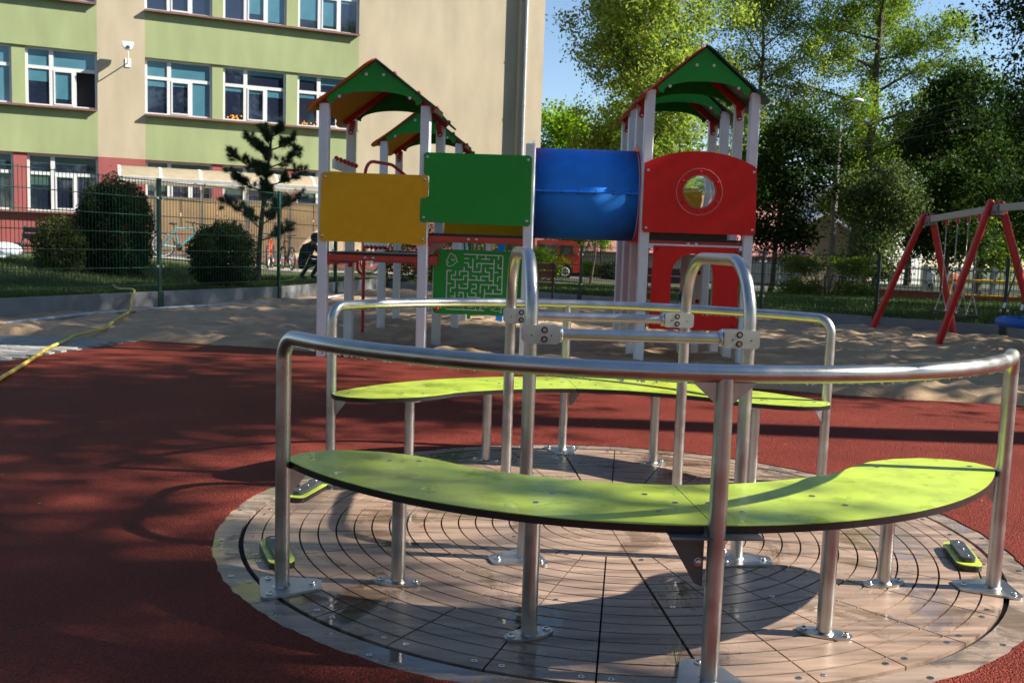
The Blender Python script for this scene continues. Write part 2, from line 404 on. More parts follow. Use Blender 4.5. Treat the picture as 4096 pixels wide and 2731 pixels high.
struct(np_mesh('sand', V, F[keep], SANDM, smooth=True))

# concrete paver path at the left
pav = B(); pav.add([(-9.5, 2.0, -.03), (-4.4, 2.0, -.03), (-4.4, 6.9, -.03), (-9.5, 6.9, -.03)], [(0, 1, 2, 3)])
pav = struct(pav.build('paved_path', SANDM, smooth=False))
pa = R_(-6.2); pu = Vector((math.cos(pa), math.sin(pa))); pv = Vector((-math.sin(pa), math.cos(pa)))
pb = B(); pb.prism(rrect(-.0975, -.0475, .0975, .0475, .006, 2), (0, 0, 0), (1, 0, 0), (0, 1, 0), -.05, 0.)
pm = pb.build('paver', PAVM, pav, bevel=0); pm.rotation_euler = (0, 0, pa)
cnt = 0; first = True
for r in range(0, 34):
    for c in range(0, 15):
        q = Vector((-4.52, 6.31)) - pu * (.1 + c * .2 + (.1 if r % 2 else 0.)) - pv * (.05 + r * .1)
        lim = -4.5 - (6.36 - q.y) * .215 if q.y > 4.31 else -4.94 - (4.31 - q.y) * .14
        if q.x + .10 > lim or q.x < -7.1 or q.y < 2.7 or cnt >= 299: continue
        if q.x < -.435 - (q.y + 3.9) * .60: continue
        o = pm if first else clone(pm, 'paver', pav)
        first = False; cnt += 1
        o.location = (q.x, q.y, .006 + random.uniform(-.003, .003)); o.rotation_euler = (random.uniform(-.01, .01), random.uniform(-.01, .01), pa)

# ================================================================== CAROUSEL
CAR = thing('carousel', 'round accessible carousel with brown wood-print deck, lime green curved seats and steel rails', 'carousel', (0, 0, 0), R_(5))
b = B(); b.tube([(0, 0, -.06), (0, 0, -.014)], 1.615, 96); b.build('deck_base', BASEM, CAR, smooth=False)
RG = [1.494 - .0714 * n for n in range(0, 21)]
def cells(b, a0, a1, r_out, r_in, g0, g1, gr=.0033, sub=4, zt=0.):
    ro, ri = r_out - gr, r_in + gr
    A = lambda r, t: a0 + g0 / r + (a1 - a0 - (g0 + g1) / r) * t
    top = []; low = []
    for r in (ro, ri):
        for t in range(sub + 1):
            th = A(r, t / sub); top.append((r * math.cos(th), r * math.sin(th), zt)); low.append((r * math.cos(th), r * math.sin(th), zt - .013))
    vs = top + low; n = sub + 1; m = 2 * n; fs = []
    for t in range(sub):
        fs += [(t, t + 1, n + t + 1, n + t), (t, m + t, m + t + 1, t + 1), (n + t, n + t + 1, m + n + t + 1, m + n + t)]
    fs += [(0, n, m + n, m), (n - 1, m + n - 1, m + 2 * n - 1, 2 * n - 1)]
    b.add(vs, fs)
for k in range(30):
    b = B(); a0 = R_(-90 + 12 * k); a1 = R_(-78 + 12 * k)
    g0 = .005 if k in (0, 15) else .003; g1 = .005 if k in (29, 14) else .003
    for i in range(15): cells(b, a0, a1, RG[i], RG[i + 1], g0, g1)
    b.build('deck_panel', WOOD, CAR, smooth=False)
for k in range(6):
    b = B(); a0 = R_(-90 + 60 * k); a1 = R_(-30 + 60 * k)
    for i in range(15, 20): cells(b, a0, a1, RG[i], RG[i + 1], .002, .002, sub=12)
    b.build('centre_panel', WOOD, CAR, smooth=False)
b = B(); b.tube([(0, 0, -.012), (0, 0, 0.)], .06, 24); b.build('hub_cap', WOOD, CAR, smooth=False)
for k in range(8):
    b = B(); cells(b, R_(-101 + 45 * k), R_(-56 + 45 * k), 1.611, 1.506, .001, .001, sub=16, zt=0.); b.build('rim_panel', RIMM, CAR, smooth=False)
sb = B(); sb.tube([(0, 0, 0), (0, 0, .0015)], .0095, 10); sb.tube([(0, 0, .0014), (0, 0, .0017)], .004, 6, mi=1)
scr = None
def put_screw(x, y):
    global scr
    if scr is None: scr = sb.build('deck_screw', [BOLT, BLACK], CAR, smooth=False); o = scr
    else: o = clone(scr, 'deck_screw', CAR)
    o.location = (x, y, .0005)
for k in range(30):
    for r, da in ((1.455, 1.6), (1.455, -1.6), (.92, 2.4), (.455, 5.)):
        if (r == .92 and k % 2) or (r == .455 and k % 3): continue
        a = R_(-90 + 12 * k + da); put_screw(r * math.cos(a), r * math.sin(a))
for k in range(24):
    a = R_(-96 + 15 * k); put_screw(1.572 * math.cos(a), 1.572 * math.sin(a))
    if k % 4 == 0: put_screw(1.53 * math.cos(a + .05), 1.53 * math.sin(a + .05))

TR = .0242
def bolt_mesh():
    b = B(); b.tube([(0, 0, 0), (0, 0, .002)], .0125, 14)
    b.tube([(0, 0, .002), (0, 0, .006), (0, 0, .009), (0, 0, .0105)], [.0095, .0095, .0075, .004], 12); return b
BOLT0 = None
def put_bolt(parent, x, y, z, rot=None):
    global BOLT0
    if BOLT0 is None: BOLT0 = bolt_mesh().build('bolt', BOLT, parent); o = BOLT0
    else: o = clone(BOLT0, 'bolt', parent)
    o.location = (x, y, z)
    if rot: o.rotation_euler = rot
    return o
def base_plate(parent, x, y, ang, kind):
    """kind 'oval' two bolts, 'tri' three bolts; ang = direction of the long side"""
    ca, sa = math.cos(ang), math.sin(ang); ex = (ca, sa, 0); ey = (-sa, ca, 0); b = B()
    if kind == 'oval':
        P = []
        for i in range(28):
            t = 2 * math.pi * i / 28; c, s = math.cos(t), math.sin(t)
            P.append((.083 * math.copysign(abs(c) ** .8, c), .032 * math.copysign(abs(s) ** .8, s) * (1.12 if abs(c) < .45 else 1.)))
        H = [(-.062, 0), (.062, 0)]
    else:
        C = [(-.045, -.075), (-.045, .075), (.105, .032), (.105, -.032)]; P = []
        hull = [(-.045, -.075, 180, 285), (.105, -.025, 285, 360), (.105, .025, 0, 75), (-.045, .075, 75, 180)]
        for cx, cy, t0, t1 in hull:
            for i in range(6):
                t = R_(t0 + (t1 - t0) * i / 5); P.append((cx + .026 * math.cos(t), cy + .026 * math.sin(t)))
        H = [(-.042, -.072), (-.042, .072), (.100, .0)]
    b.prism(P, (x, y, 0), ex, ey, .0008, .0085)
    b.tube([(x, y, .0085), (x, y, .014)], [TR + .006, TR + .001], 20, cap=False)
    b.build('base_plate', STEEL, parent, bevel=.0015)
    for hx, hy in H: put_bolt(parent, x + ca * hx - sa * hy, y + sa * hx + ca * hy, .0088)
AP = R_(59); RP = 1.4547
for half in (0, 1):
    rot = math.pi * half
    rt2 = lambda x, y: (x * math.cos(rot) - y * math.sin(rot), x * math.sin(rot) + y * math.cos(rot))
    def W3(x, y, z): a, c = rt2(x, y); return (a, c, z)
    # handrail: one bent tube from deck to deck
    zr = .845
    arc = [(RP * math.sin(t), -RP * math.cos(t)) for t in np.linspace(-AP, AP, 41)]
    P = [(arc[0][0], arc[0][1], .006), (arc[0][0], arc[0][1], zr)] + [(x, y, zr) for x, y in arc[3:-3]] + [(arc[-1][0], arc[-1][1], zr), (arc[-1][0], arc[-1][1], .006)]
    # round both elbows
    def elbow(p0, p1, p2): return fillet([p0, p1, p2], .075, 8)
    e1 = elbow(P[0], P[1], P[2]); e2 = elbow(P[-3], P[-2], P[-1])
    path = e1[:-1] + [Vector(p) for p in P[2:-2]] + e2[1:]
    b = B(); b.tube([W3(*p) for p in path], TR, 20); rail = b.build('handrail', STEEL, CAR)
    ca_ = math.atan2(arc[0][1], arc[0][0])
    for sx in (-1, 1):
        x, y = rt2(sx * RP * math.sin(AP), -RP * math.cos(AP)); base_plate(rail, x, y, math.atan2(-y, -x) + sx * .35, 'tri')
    # drops hanging from the underside
    b = B()
    for i in range(150):
        t = random.uniform(-AP * .96, AP * .96); x, y = rt2(RP * math.sin(t), -RP * math.cos(t)); r = random.uniform(.0014, .0042)
        b.sph((x, y, zr - TR - r * .55), r, 7, 5, (1, 1, 1.15))
    stuff(b.build('water_drop', GLASSY, rail))
    # centre post with gussets and bracket
    x, y = rt2(0, -RP); b = B(); b.tube([(x, y, .006), (x, y, zr - .012)], TR, 20)
    ex = W3(1, 0, 0)
    for sx in (-1, 1):
        T = [(sx * .018, .826), (sx * .018, .768), (sx * .026, .768), (sx * .088, .822), (sx * .088, .826)]
        b.prism(T, (x, y, 0), ex, (0, 0, 1), -.003, .003)
    post = b.build('centre_post', STEEL, CAR)
    base_plate(post, x, y, math.atan2(-y, -x), 'tri')
    # seat, two laminated panels
    half_pts = [(0, -1.0)]
    for t in np.linspace(5, 40, 8): half_pts.append((math.sin(R_(t)) * (.997 + .02 * smooth01((t - 22) / 18)), -math.cos(R_(t)) * (.997 + .02 * smooth01((t - 22) / 18))))
    ctrl = [(.655, -.772), (.735, -.695), (.82, -.632), (.93, -.583), (1.05, -.560), (1.15, -.580), (1.215, -.628), (1.240, -.690), (1.237, -.722)]
    half_pts += ctrl
    for t in np.linspace(57, 3, 26): half_pts.append((1.43 * math.sin(R_(t)), -1.43 * math.cos(R_(t))))
    half_pts.append((0.03, -1.427)); half_pts.append((0, -1.412))
    for sx in (-1, 1):
        poly = [(sx * max(px, .0016), py) for px, py in half_pts]
        if sx < 0: poly = poly[::-1]
        o = W3(0, 0, 0); b = B()
        b.prism(poly, (0, 0, 0), W3(1, 0, 0), W3(0, 1, 0), .4275, .430, 0, 0)
        poly2 = [(px * 1.0015, py * 1.0012) if abs(px) > .01 else (px, py) for px, py in poly]
        b.prism(poly2, (0, 0, 0), W3(1, 0, 0), W3(0, 1, 0), .407, .4272, 1, 1)
        seat = b.build('seat_panel', [LIME, CORE], CAR, ang=.5)
        for qx, qy in ((.12, -1.12), (.12, -1.30), (.40, -1.12), (.46, -1.22), (.80, -.72), (.90, -.72), (1.16, -.69), (.05, -1.21)):
            o = clone(scr, 'seat_screw', seat); o.location = W3(sx * qx, qy, .4302)
    # seat supports
    for sx in (-1, 1):
        for a_, r_ in ((50.8, 1.115), (21.9, 1.229)):
            px, py = rt2(sx * r_ * math.sin(R_(a_)), -r_ * math.cos(R_(a_))); b = B()
            b.tube([(px, py, .006), (px, py, .404)], TR, 20)
            b.tube([(px, py, .398), (px, py, .4065)], .06, 16)
            p_ = b.build('seat_post', STEEL, CAR); base_plate(p_, px, py, math.atan2(py, px) + (sx * .9 if a_ > 40 else sx * .75) + (math.pi / 2 if a_ < 40 else 0.) * 0, 'oval')
    for sx in (-1, 1):
        b = B(); px, py = sx * RP * math.sin(AP), -RP * math.cos(AP); d = Vector((-px, -py)).normalized()
        b.prism([(.015, .405), (.10, .405), (.10, .400), (.022, .31), (.015, .31)], W3(px, py, 0), W3(d.x, d.y, 0), (0, 0, 1), -.003, .003)
        b.build('seat_bracket', STEEL, CAR, bevel=.001)
    b = B(); q = W3(0, -RP, 0)
    for sx in (-1,):
        b.prism([(sx * .03, .4055), (sx * .125, .4055), (sx * .125, .398), (sx * .052, .275), (sx * .03, .265)], W3(0, -RP + .012, 0), W3(1, 0, 0), (0, 0, 1), -.003, .003)
    b.prism([(-.125, -.02), (.125, -.02), (.125, .06), (-.125, .06)], W3(0, -RP, .402), W3(1, 0, 0), W3(0, 1, 0), 0, .004)
    br = b.build('seat_bracket', M('bracket_steel', (.10, .095, .09), rough=.55, metal=.4, bump=.2, bscale=300, bdist=.001), CAR, bevel=.001)
    for sx in (-1,): put_bolt(br, *W3(sx * .045, -RP + .0085, .335), rot=(math.pi / 2, 0, rot))
# the two hoops and the cross bars clamped between them
for sx in (-1, 1):
    hx, hy = .408 * sx, .444
    P = fillet([(hx, -hy, .006), (hx, -hy, 1.135), (hx, hy, 1.135), (hx, hy, .006)], .24, 14)
    b = B(); b.tube(P, TR, 20); h = b.build('hoop', STEEL, CAR)
    for sy in (-1, 1): base_plate(h, hx, sy * hy, (math.pi if sx < 0 else 0.) + sx * sy * .25, 'tri')
for sy in (-1, 1):
    b = B(); b.tube([(-.385, sy * .444, .845), (.385, sy * .444, .845)], .0205, 18); bar = b.build('cross_bar', STEEL, CAR)
    dr = B()
    for i in range(34):
        r = random.uniform(.001, .003); dr.sph((random.uniform(-.3, .3), sy * .444 + random.uniform(-.012, .012), .845 - .0205 - r * .4), r, 6, 4)
    stuff(dr.build('water_drop', GLASSY, bar))
    for sx in (-1, 1):
        x0, x1 = sorted((sx * .440, sx * .305)); cx = (x0 + x1) / 2; b = B()
        b.prism(rrect(x0, -.034, x1, .034, .014, 4), (0, sy * .444, .845), (1, 0, 0), (0, 0, 1), -.031, .031)
        b.tube([(sx * .306, sy * .444, .845), (sx * .292, sy * .444, .845)], .031, 18)
        cl = b.build('clamp', CLAMPM, CAR, bevel=.006)
        for face in (-1, 1):
            for dz in (-.017, .017):
                b = B(); y = sy * .444 + face * .0312
                b.tube([(sx * .362, y, .845 + dz), (sx * .362, y + face * .0012, .845 + dz)], .0125, 14, mi=1)
                b.tube([(sx * .362, y + face * .0012, .845 + dz), (sx * .362, y + face * .003, .845 + dz)], .0075, 8)
                b.build('clamp_bolt', [BOLT, BLACK], cl)
            for ddx in (-.036, .036):
                b = B(); b.tube([(sx * .3725 + ddx, sy * .444 + face * .0312, .842), (sx * .3725 + ddx, sy * .444 + face * .0318, .842)], .003, 8)
                b.build('clamp_hole', BLACK, cl, smooth=False)
# wheel stops: lime and black pads near the deck edge
for sx in (-1, 1):
    for sy in (-1, 1):
        a = math.atan2(sy * .435, sx * 1.32); cx, cy = 1.385 * math.cos(a), 1.385 * math.sin(a); ta = a + math.pi / 2
        ex = (math.cos(ta), math.sin(ta), 0); ey = (-math.sin(ta), math.cos(ta), 0); b = B()
        big = rrect(-.15, -.046, .15, .046, .04, 5); small = rrect(-.118, -.026, .118, .026, .024, 5)
        b.prism(big, (cx, cy, 0), ex, ey, .001, .022, 1, 1); b.prism(big, (cx, cy, 0), ex, ey, .0221, .026, 0, 0)
        ws = b.build('wheel_stop', [LIME, CORE], CAR)
        b = B(); b.prism(small, (cx, cy, 0), ex, ey, .0262, .044); b.build('stop_pad', M('black_pad', (.035, .04, .045), rough=.4, var=.2, scale=40), ws, bevel=.002)
        for t in (-.085, 0, .085):
            put_bolt(ws, cx + ex[0] * t, cy + ex[1] * t, .0438).scale = (.62, .62, .45)
# a weed growing in the deck joint
wd = thing('weed', 'thin green weed sprouting from the deck joint beside the front steel post', 'weed', (.058, -1.352, 0))
for i in range(5):
    b = B(); a = random.uniform(0, 6.28); l = random.uniform(.05, .11)
    b.tube([(0, 0, -.005), (.3 * l * math.cos(a) * .5, .3 * l * math.sin(a) * .5, l * .6), (.3 * l * math.cos(a), .3 * l * math.sin(a), l)], [.0012, .001, .0003], 4)
    b.build('blade', M('weed_blade', (.16, .24, .05), rough=.5, transl=.3), wd)

# ================================================================== CLIMBING FRAME
def frm(ox, oy, deg):
    a = R_(deg); return (Vector((ox, oy, 0)), Vector((math.cos(a), math.sin(a), 0)), Vector((-math.sin(a), math.cos(a), 0)))
TL = frm(-2.347, 5.518, -2.2); TRR = frm(.878, 5.804, .3)
Z3 = (0, 0, 1)
def TP(fr, u, v, z): o, a, c = fr; p = o + a * u + c * v; return (p.x, p.y, z)
CF = thing('climbing_frame', 'climbing frame with two roofed towers, yellow, green and red panels and a blue tunnel', 'climbing frame', (-.3, 6.2, 0))
def cf(b, name, mat, parent=CF, **k): return b.build(name, mat, parent, world=True, **k)
PM = POSTM
def fpost(fr, u, v, top):
    b = B(); o, a, c = fr; p = o + a * u + c * v
    b.box((p.x, p.y, (top - .25) / 2), (.098, .098, top + .25), rz=math.atan2(a.y, a.x)); return cf(b, 'post', PM, bevel=.012)
for v in (0, 1.24, 3.29, 4.54):
    for u in (0, 1.0): fpost(TL, u, v, 2.495)
fpost(TL, 2.035, 0, 2.166); fpost(TL, 2.035, 1.24, 2.1)
for v in (0, .67, 1.33, 1.99):
    for u in (0, 1.06): fpost(TRR, u, v, 2.78)

SCW = B(); SCW.tube([(0, 0, 0), (0, 0, .005), (0, 0, .008)], [.016, .015, .009], 12)
SCW0 = None
def pscrew(fr, u, v, z, parent, mat=None):
    """round bolt head on the front face of a panel"""
    global SCW0
    o, a, c = fr
    if SCW0 is None: SCW0 = SCW.build('panel_bolt', BOLT, parent); q = SCW0
    else: q = clone(SCW0, 'panel_bolt', parent)
    p = Vector(TP(fr, u, v, z)); q.location = p - Vector(CF.location); q.rotation_euler = (math.pi / 2, 0, math.atan2(a.y, a.x))
    if mat is not None: q.material_slots[0].link = 'OBJECT'; q.material_slots[0].material = mat
def redball(fr, u, v, z, parent, r=.024):
    b = B(); b.sph(TP(fr, u, v, z), r, 12, 8); cf(b, 'red_cap', REDM, parent)
def roof(fr, u0, u1, v0, v1, ze, zr):
    um = (u0 + u1) / 2; hw = .655; L = math.hypot(hw, zr - ze); RF = None
    for sx in (-1, 1):
        o = TP(fr, um, 0, zr); e = Vector(TP(fr, um + sx * hw, 0, ze)) - Vector(o); e.normalize(); c = fr[2]
        E_ = lambda pts: pts
        front = [(0, v0 - .06), (.05 * L, v0 - .105), (.14 * L, v0 - .125), (.35 * L, v0 - .10), (.62 * L, v0 - .085), (.78 * L, v0 - .10), (.90 * L, v0 - .135), (.97 * L, v0 - .13), (L, v0 - .09)]
        eave = [(L * 1.015, v0 - .02), (L, v0 + .09), (.955 * L, v0 + .17), (.93 * L, v0 + .3)]
        back = [(s, v0 + v1 - y) for s, y in front][::-1]; eb = [(s, v0 + v1 - y) for s, y in eave][::-1]
        poly = front + eave + eb + back
        b = B(); b.prism(poly, o, e, c, -.008, .008, 0, 1)
        cf(b, 'roof_sheet', [M('shaded_yellow_roof', (.52, .25, .002), rough=.6, spec=.12, var=.05, scale=9), REDM] if sx < 0 else [DGRN, DGRN])  # same yellow as the panels, darkened to hold the underside's shade
        for t, w in ((.25, .07), (.62, .07), (.9, .1), (.25, v1 - v0 - .07), (.9, v1 - v0 - .1)):
            p = Vector(o) + e * (L * t) + c * (v0 + w) + (e.cross(c) * (-sx)) * .0
            nn = Vector((0, 0, 1)) - e * e.z; nn.normalize()
            b = B(); b.sph(p + nn * .012, .022, 10, 6); cf(b, 'roof_cap', REDM)
        # rafters under the sheet and the tabs that hold it to the posts
        for v in (v0 + .03, v1 - .03):
            nn = Vector((0, 0, 1)) - e * e.z; nn.normalize()
            p = Vector(o) + c * v + e * .05 - nn * .036; q = Vector(o) + c * v + e * (L * .90) - nn * .036
            b = B(); b.bar(p, q, .05, .05, nn); r_ = cf(b, 'rafter', REDM)
            tz = Vector(TP(fr, (u0 if sx < 0 else u1) - sx * .0, v + (.055 if v > (v0 + v1) / 2 else .06), ze + .02))
            b = B(); t0 = Vector(TP(fr, (u0 if sx < 0 else u1) + sx * -.03, v - .03, ze + .05)); t1 = Vector(TP(fr, (u0 if sx < 0 else u1) - sx * .005, v - .03, ze - .075))
            b.bar(t0, t1, .055, .014, fr[2]); b.cyl(t1 - fr[2] * .007, t1 + fr[2] * .007, .0275, 14); cf(b, 'roof_tab', REDM)
            pscrew(fr, (u0 if sx < 0 else u1) - sx * .005, v - .038, ze - .075, r_)
    for v, mm in ((v0 - .05, GRN), (v1 + .05, GRN)):
        w = .45; P = []
        arch = [(um + w * .90 * math.sin(t), ze + .058 + (.125) * math.cos(t * .93) ** 1.0 - .0) for t in np.linspace(-1.5, 1.5, 25)]
        poly = [(um, zr - .025), (um - w - .0, ze + .135), (um - w - .02, ze + .105), (um - w + .0, ze + .07), (um - w + .045, ze + .058)] + arch + [(um + w - .045, ze + .058), (um + w, ze + .07), (um + w + .02, ze + .105), (um + w, ze + .135)]
        b = B(); b.prism(poly, TP(fr, 0, v, 0), fr[1], Z3, -.008, .008); g = cf(b, 'gable_panel', mm)
        if v < (v0 + v1) / 2:
            for du, dz in ((-.085, .34), (.085, .34), (-.345, .125), (.345, .125)): pscrew(fr, um + du, v - .009, ze + dz, g, WHT)
roof(TL, 0, 1.0, 0, 1.24, 2.435, 2.925)
roof(TL, 0, 1.0, 3.29, 4.54, 2.435, 2.925)
roof(TRR, 0, 1.06, 0, .67, 2.685, 3.225)
roof(TRR, 0, 1.06, 1.33, 1.99, 2.685, 3.225)

# play panels on the front
def panel(name, fr, poly, v, mat, edge, th=.016, parent=CF):
    b = B(); b.prism(poly, TP(fr, 0, v, 0), fr[1], Z3, -th, 0, 0, 1); o = cf(b, name, [mat, edge], parent); return o
YE = M('yellow_panel_edge', (.45, .12, .01), rough=.4); GE = M('green_panel_edge', (.02, .22, .03), rough=.4); RE = M('red_panel_edge', (.55, .05, .04), rough=.4)
p = panel('yellow_panel', TL, [(-.005, 1.155), (1.015, 1.152), (1.034, 1.172), (1.034, 1.345), (1.02, 1.362), (.985, 1.366), (.97, 1.385), (.97, 1.59), (.985, 1.607), (1.028, 1.612), (1.045, 1.63), (1.045, 1.805), (1.025, 1.826), (.015, 1.828), (-.008, 1.808), (-.026, 1.178)], -.067, YEL, YE)
for u, z in ((.025, 1.785), (1.01, 1.785), (1.0, 1.20), (.005, 1.205)): pscrew(TL, u, -.068, z, p)
p = panel('green_panel', TL, [(.99, 1.37), (2.035, 1.362), (2.057, 1.385), (2.052, 2.022), (2.03, 2.044), (1.018, 2.047), (.998, 2.027), (.998, 1.86), (1.005, 1.836), (1.04, 1.826), (1.052, 1.81), (1.052, 1.63), (1.035, 1.606), (.99, 1.6), (.976, 1.58), (.970, 1.39)], -.0675, GRN, GE)
for u, z in ((1.03, 2.0), (2.015, 2.0), (2.02, 1.41), (1.005, 1.415)): pscrew(TL, u, -.069, z, p)
panel('back_yellow_panel', TL, [(1.07, 1.26), (1.98, 1.25), (1.98, 1.9), (1.07, 1.9)], 1.2, YEL, YE)
mz = panel('maze_panel', TL, rrect(1.098, .468, 1.985, 1.113, .04), .085, GRN, GE)
redball(TL, 1.135, .078, 1.06, mz); redball(TL, 1.945, .078, 1.045, mz); redball(TL, 1.14, .078, .52, mz)
MAZE = [(1.403,1.07,1.791,1.066),(1.791,1.066,1.789,0.681),(1.534,1.069,1.533,1.023),(1.619,1.068,1.621,1.026),(1.576,1.027,1.665,1.026),(1.748,1.065,1.747,1.022),(1.405,1.027,1.452,1.027),(1.492,1.03,1.491,0.897),(1.404,0.985,1.449,0.985),(1.449,0.985,1.448,0.942),(1.448,0.942,1.493,0.941),(1.534,0.983,1.708,0.982),(1.534,0.983,1.534,0.938),(1.705,1.028,1.702,0.773),(1.578,0.981,1.576,0.897),(1.491,0.897,1.576,0.897),(1.659,0.94,1.706,0.94),(1.62,0.942,1.618,0.898),(1.618,0.898,1.662,0.896),(1.662,0.896,1.66,0.813),(1.66,0.813,1.705,0.812),(1.747,0.983,1.745,0.939),(1.745,0.939,1.79,0.939),(1.704,0.897,1.75,0.898),(1.745,0.81,1.747,0.854),(1.747,0.854,1.788,0.853),(1.406,0.943,1.405,0.9),(1.362,0.9,1.449,0.899),(1.362,0.9,1.363,0.855),(1.449,0.899,1.445,0.729),(1.404,0.856,1.448,0.856),(1.404,0.856,1.403,0.814),(1.28,0.814,1.403,0.814),(1.28,0.814,1.28,0.857),(1.28,0.857,1.321,0.856),(1.321,0.856,1.321,0.903),(1.235,0.903,1.281,0.901),(1.235,0.903,1.234,0.606),(1.488,0.856,1.533,0.855),(1.533,0.855,1.532,0.814),(1.576,0.813,1.577,0.855),(1.577,0.855,1.659,0.855),(1.446,0.815,1.621,0.813),(1.235,0.773,1.28,0.772),(1.32,0.813,1.32,0.73),(1.275,0.73,1.32,0.73),(1.275,0.73,1.275,0.686),(1.361,0.773,1.361,0.728),(1.361,0.728,1.445,0.728),(1.402,0.773,1.447,0.772),(1.488,0.772,1.533,0.772),(1.533,0.772,1.532,0.727),(1.488,0.728,1.532,0.727),(1.488,0.728,1.488,0.686),(1.488,0.686,1.531,0.685),(1.531,0.685,1.53,0.644),(1.574,0.771,1.746,0.77),(1.574,0.771,1.573,0.684),(1.746,0.77,1.745,0.726),(1.745,0.726,1.787,0.725),(1.659,0.77,1.658,0.726),(1.618,0.728,1.616,0.64),(1.619,0.684,1.789,0.683),(1.702,0.729,1.702,0.684),(1.319,0.688,1.319,0.603),(1.274,0.645,1.318,0.644),(1.361,0.642,1.36,0.686),(1.36,0.686,1.406,0.686),(1.406,0.686,1.404,0.604),(1.446,0.687,1.446,0.643),(1.446,0.643,1.574,0.641),(1.574,0.641,1.576,0.519),(1.234,0.606,1.278,0.604),(1.231,0.515,1.617,0.513),(1.319,0.603,1.487,0.604),(1.234,0.606,1.23,0.563),(1.404,0.604,1.405,0.521),(1.531,0.56,1.531,0.517)]
DRAW = [[(1.256,1.058),(1.263,1.074),(1.273,1.076),(1.282,1.065),(1.305,1.058),(1.323,1.034),(1.328,1.009),(1.337,0.992),(1.332,0.985),(1.321,0.988),(1.304,0.967),(1.28,0.948),(1.255,0.944),(1.236,0.954),(1.231,0.975),(1.24,0.985),(1.249,0.982),(1.247,0.975)],[(1.256,1.058),(1.242,1.035),(1.239,1.013),(1.226,1.006),(1.228,0.991),(1.24,0.985)],[(1.275,1.02),(1.284,1.004),(1.293,1.003),(1.303,1.007),(1.311,1.021)],[(1.283,1.042),(1.286,1.039)],[(1.297,1.042),(1.3,1.039)],[(1.734,0.609),(1.735,0.634),(1.747,0.636),(1.758,0.624),(1.776,0.618),(1.781,0.628),(1.79,0.625),(1.789,0.611)],[(1.734,0.609),(1.728,0.581),(1.732,0.553),(1.719,0.537),(1.68,0.526),(1.719,0.517),(1.737,0.509),(1.761,0.518),(1.783,0.494),(1.794,0.505),(1.782,0.526),(1.8,0.539),(1.795,0.583),(1.789,0.611)]]
b = B()
for x0, z0, x1, z1 in MAZE:
    b.bar(TP(TL, x0, .0838, z0), TP(TL, x1, .0838, z1), .0085, .002, TL[2])
cf(b, 'maze_lines', WHT, mz, smooth=False)
b = B()
for line in DRAW:
    for (x0, z0), (x1, z1) in zip(line[:-1], line[1:]): b.bar(TP(TL, x0, .0838, z0), TP(TL, x1, .0838, z1), .006, .002, TL[2])
cf(b, 'ghost_drawing', WHT, mz, smooth=False)

# floors with red edge beams
def floor(fr, u0, u1, v0, v1, z, front=True):
    b = B(); o, a, c = fr; m_ = o + a * (u0 + u1) / 2 + c * (v0 + v1) / 2
    b.box((m_.x, m_.y, z - .0125), (u1 - u0, v1 - v0, .025), rz=math.atan2(a.y, a.x)); f_ = cf(b, 'floor_board', DECKB, bevel=.004)
    for v in (v0 + .012, v1 - .012):
        b = B(); b.bar(TP(fr, u0 + .01, v, z - .055), TP(fr, u1 - .01, v, z - .055), .04, .055, Z3); e = cf(b, 'edge_beam', ORNG if False else M('red_beam', (.50, .045, .02), rough=.4))
        if v < (v0 + v1) / 2:
            for du in (-.07, .01): pscrew(fr, (u0 + u1) / 2 + du, v - .022, z - .053, e)
    for u in (u0 + .012, u1 - .012):
        b = B(); b.bar(TP(fr, u, v0, z - .08), TP(fr, u, v1, z - .08), .03, .1, Z3); cf(b, 'side_beam', REDM)
floor(TL, .05, .95, -.03, 1.26, 1.055); floor(TL, 1.055, 1.985, -.03, 1.26, 1.268); floor(TL, .05, .95, 3.25, 4.58, 1.055)
floor(TRR, .05, 1.01, .02, 2.02, 1.30)
b = B(); b.bar(TP(TRR, .05, .0, 1.215), TP(TRR, 1.01, .0, 1.215), .05, .05, Z3); cf(b, 'cross_beam', PM)
# small step between the two left floors
b = B(); b.bar(TP(TL, 1.03, -.02, 1.16), TP(TL, 1.03, 1.2, 1.16), .012, .22, Z3); cf(b, 'riser_board', REDM)
b = B(); b.bar(TP(TL, 1.055, .05, .995), TP(TL, 1.14, .05, .995), .05, .08, Z3); cf(b, 'edge_beam', M('red_beam', (1, 0, 0)))
# hanging bridge between the left towers
for i in range(9):
    b = B(); v = 1.45 + i * .2; s_ = -.10 * math.sin(math.pi * (i + .5) / 9)
    b.bar(TP(TL, .12, v, 1.03 + s_), TP(TL, .88, v, 1.03 + s_), .12, .03, Z3); cf(b, 'bridge_plank', REDM if i % 3 == 0 else PM)
CHM = M('chain_steel', (.45, .45, .45), rough=.35, metal=1.)
def chain_pts(b, p, q, link=.032, r=.0035):
    p, q = Vector(p), Vector(q); d = q - p; n = max(2, int(d.length / (link * .74))); e = d.normalized(); a = e.orthogonal().normalized(); c = e.cross(a)
    for i in range(n):
        m_ = p + d * ((i + .5) / n); s_ = a if i % 2 else c
        b.tube([m_ + e * (link / 2 * math.cos(t)) + s_ * (link * .30 * math.sin(t)) for t in np.linspace(0, 2 * math.pi, 8, endpoint=False)], r, 4, closed=True)
for u, v in ((.10, 2.0), (.2, 1.75), (.33, 1.6), (.36, 2.3), (1.2, 3.4), (1.28, 3.4), (1.36, 3.4), (1.46, 3.4)):
    b = B(); chain_pts(b, TP(TL, u, v, 1.7 if v < 3 else 1.95), TP(TL, u, v, 1.0 if v < 3 else .9)); cf(b, 'chain', CHM)
ROPE = M('green_rope', (.01, .16, .07), rough=.8)
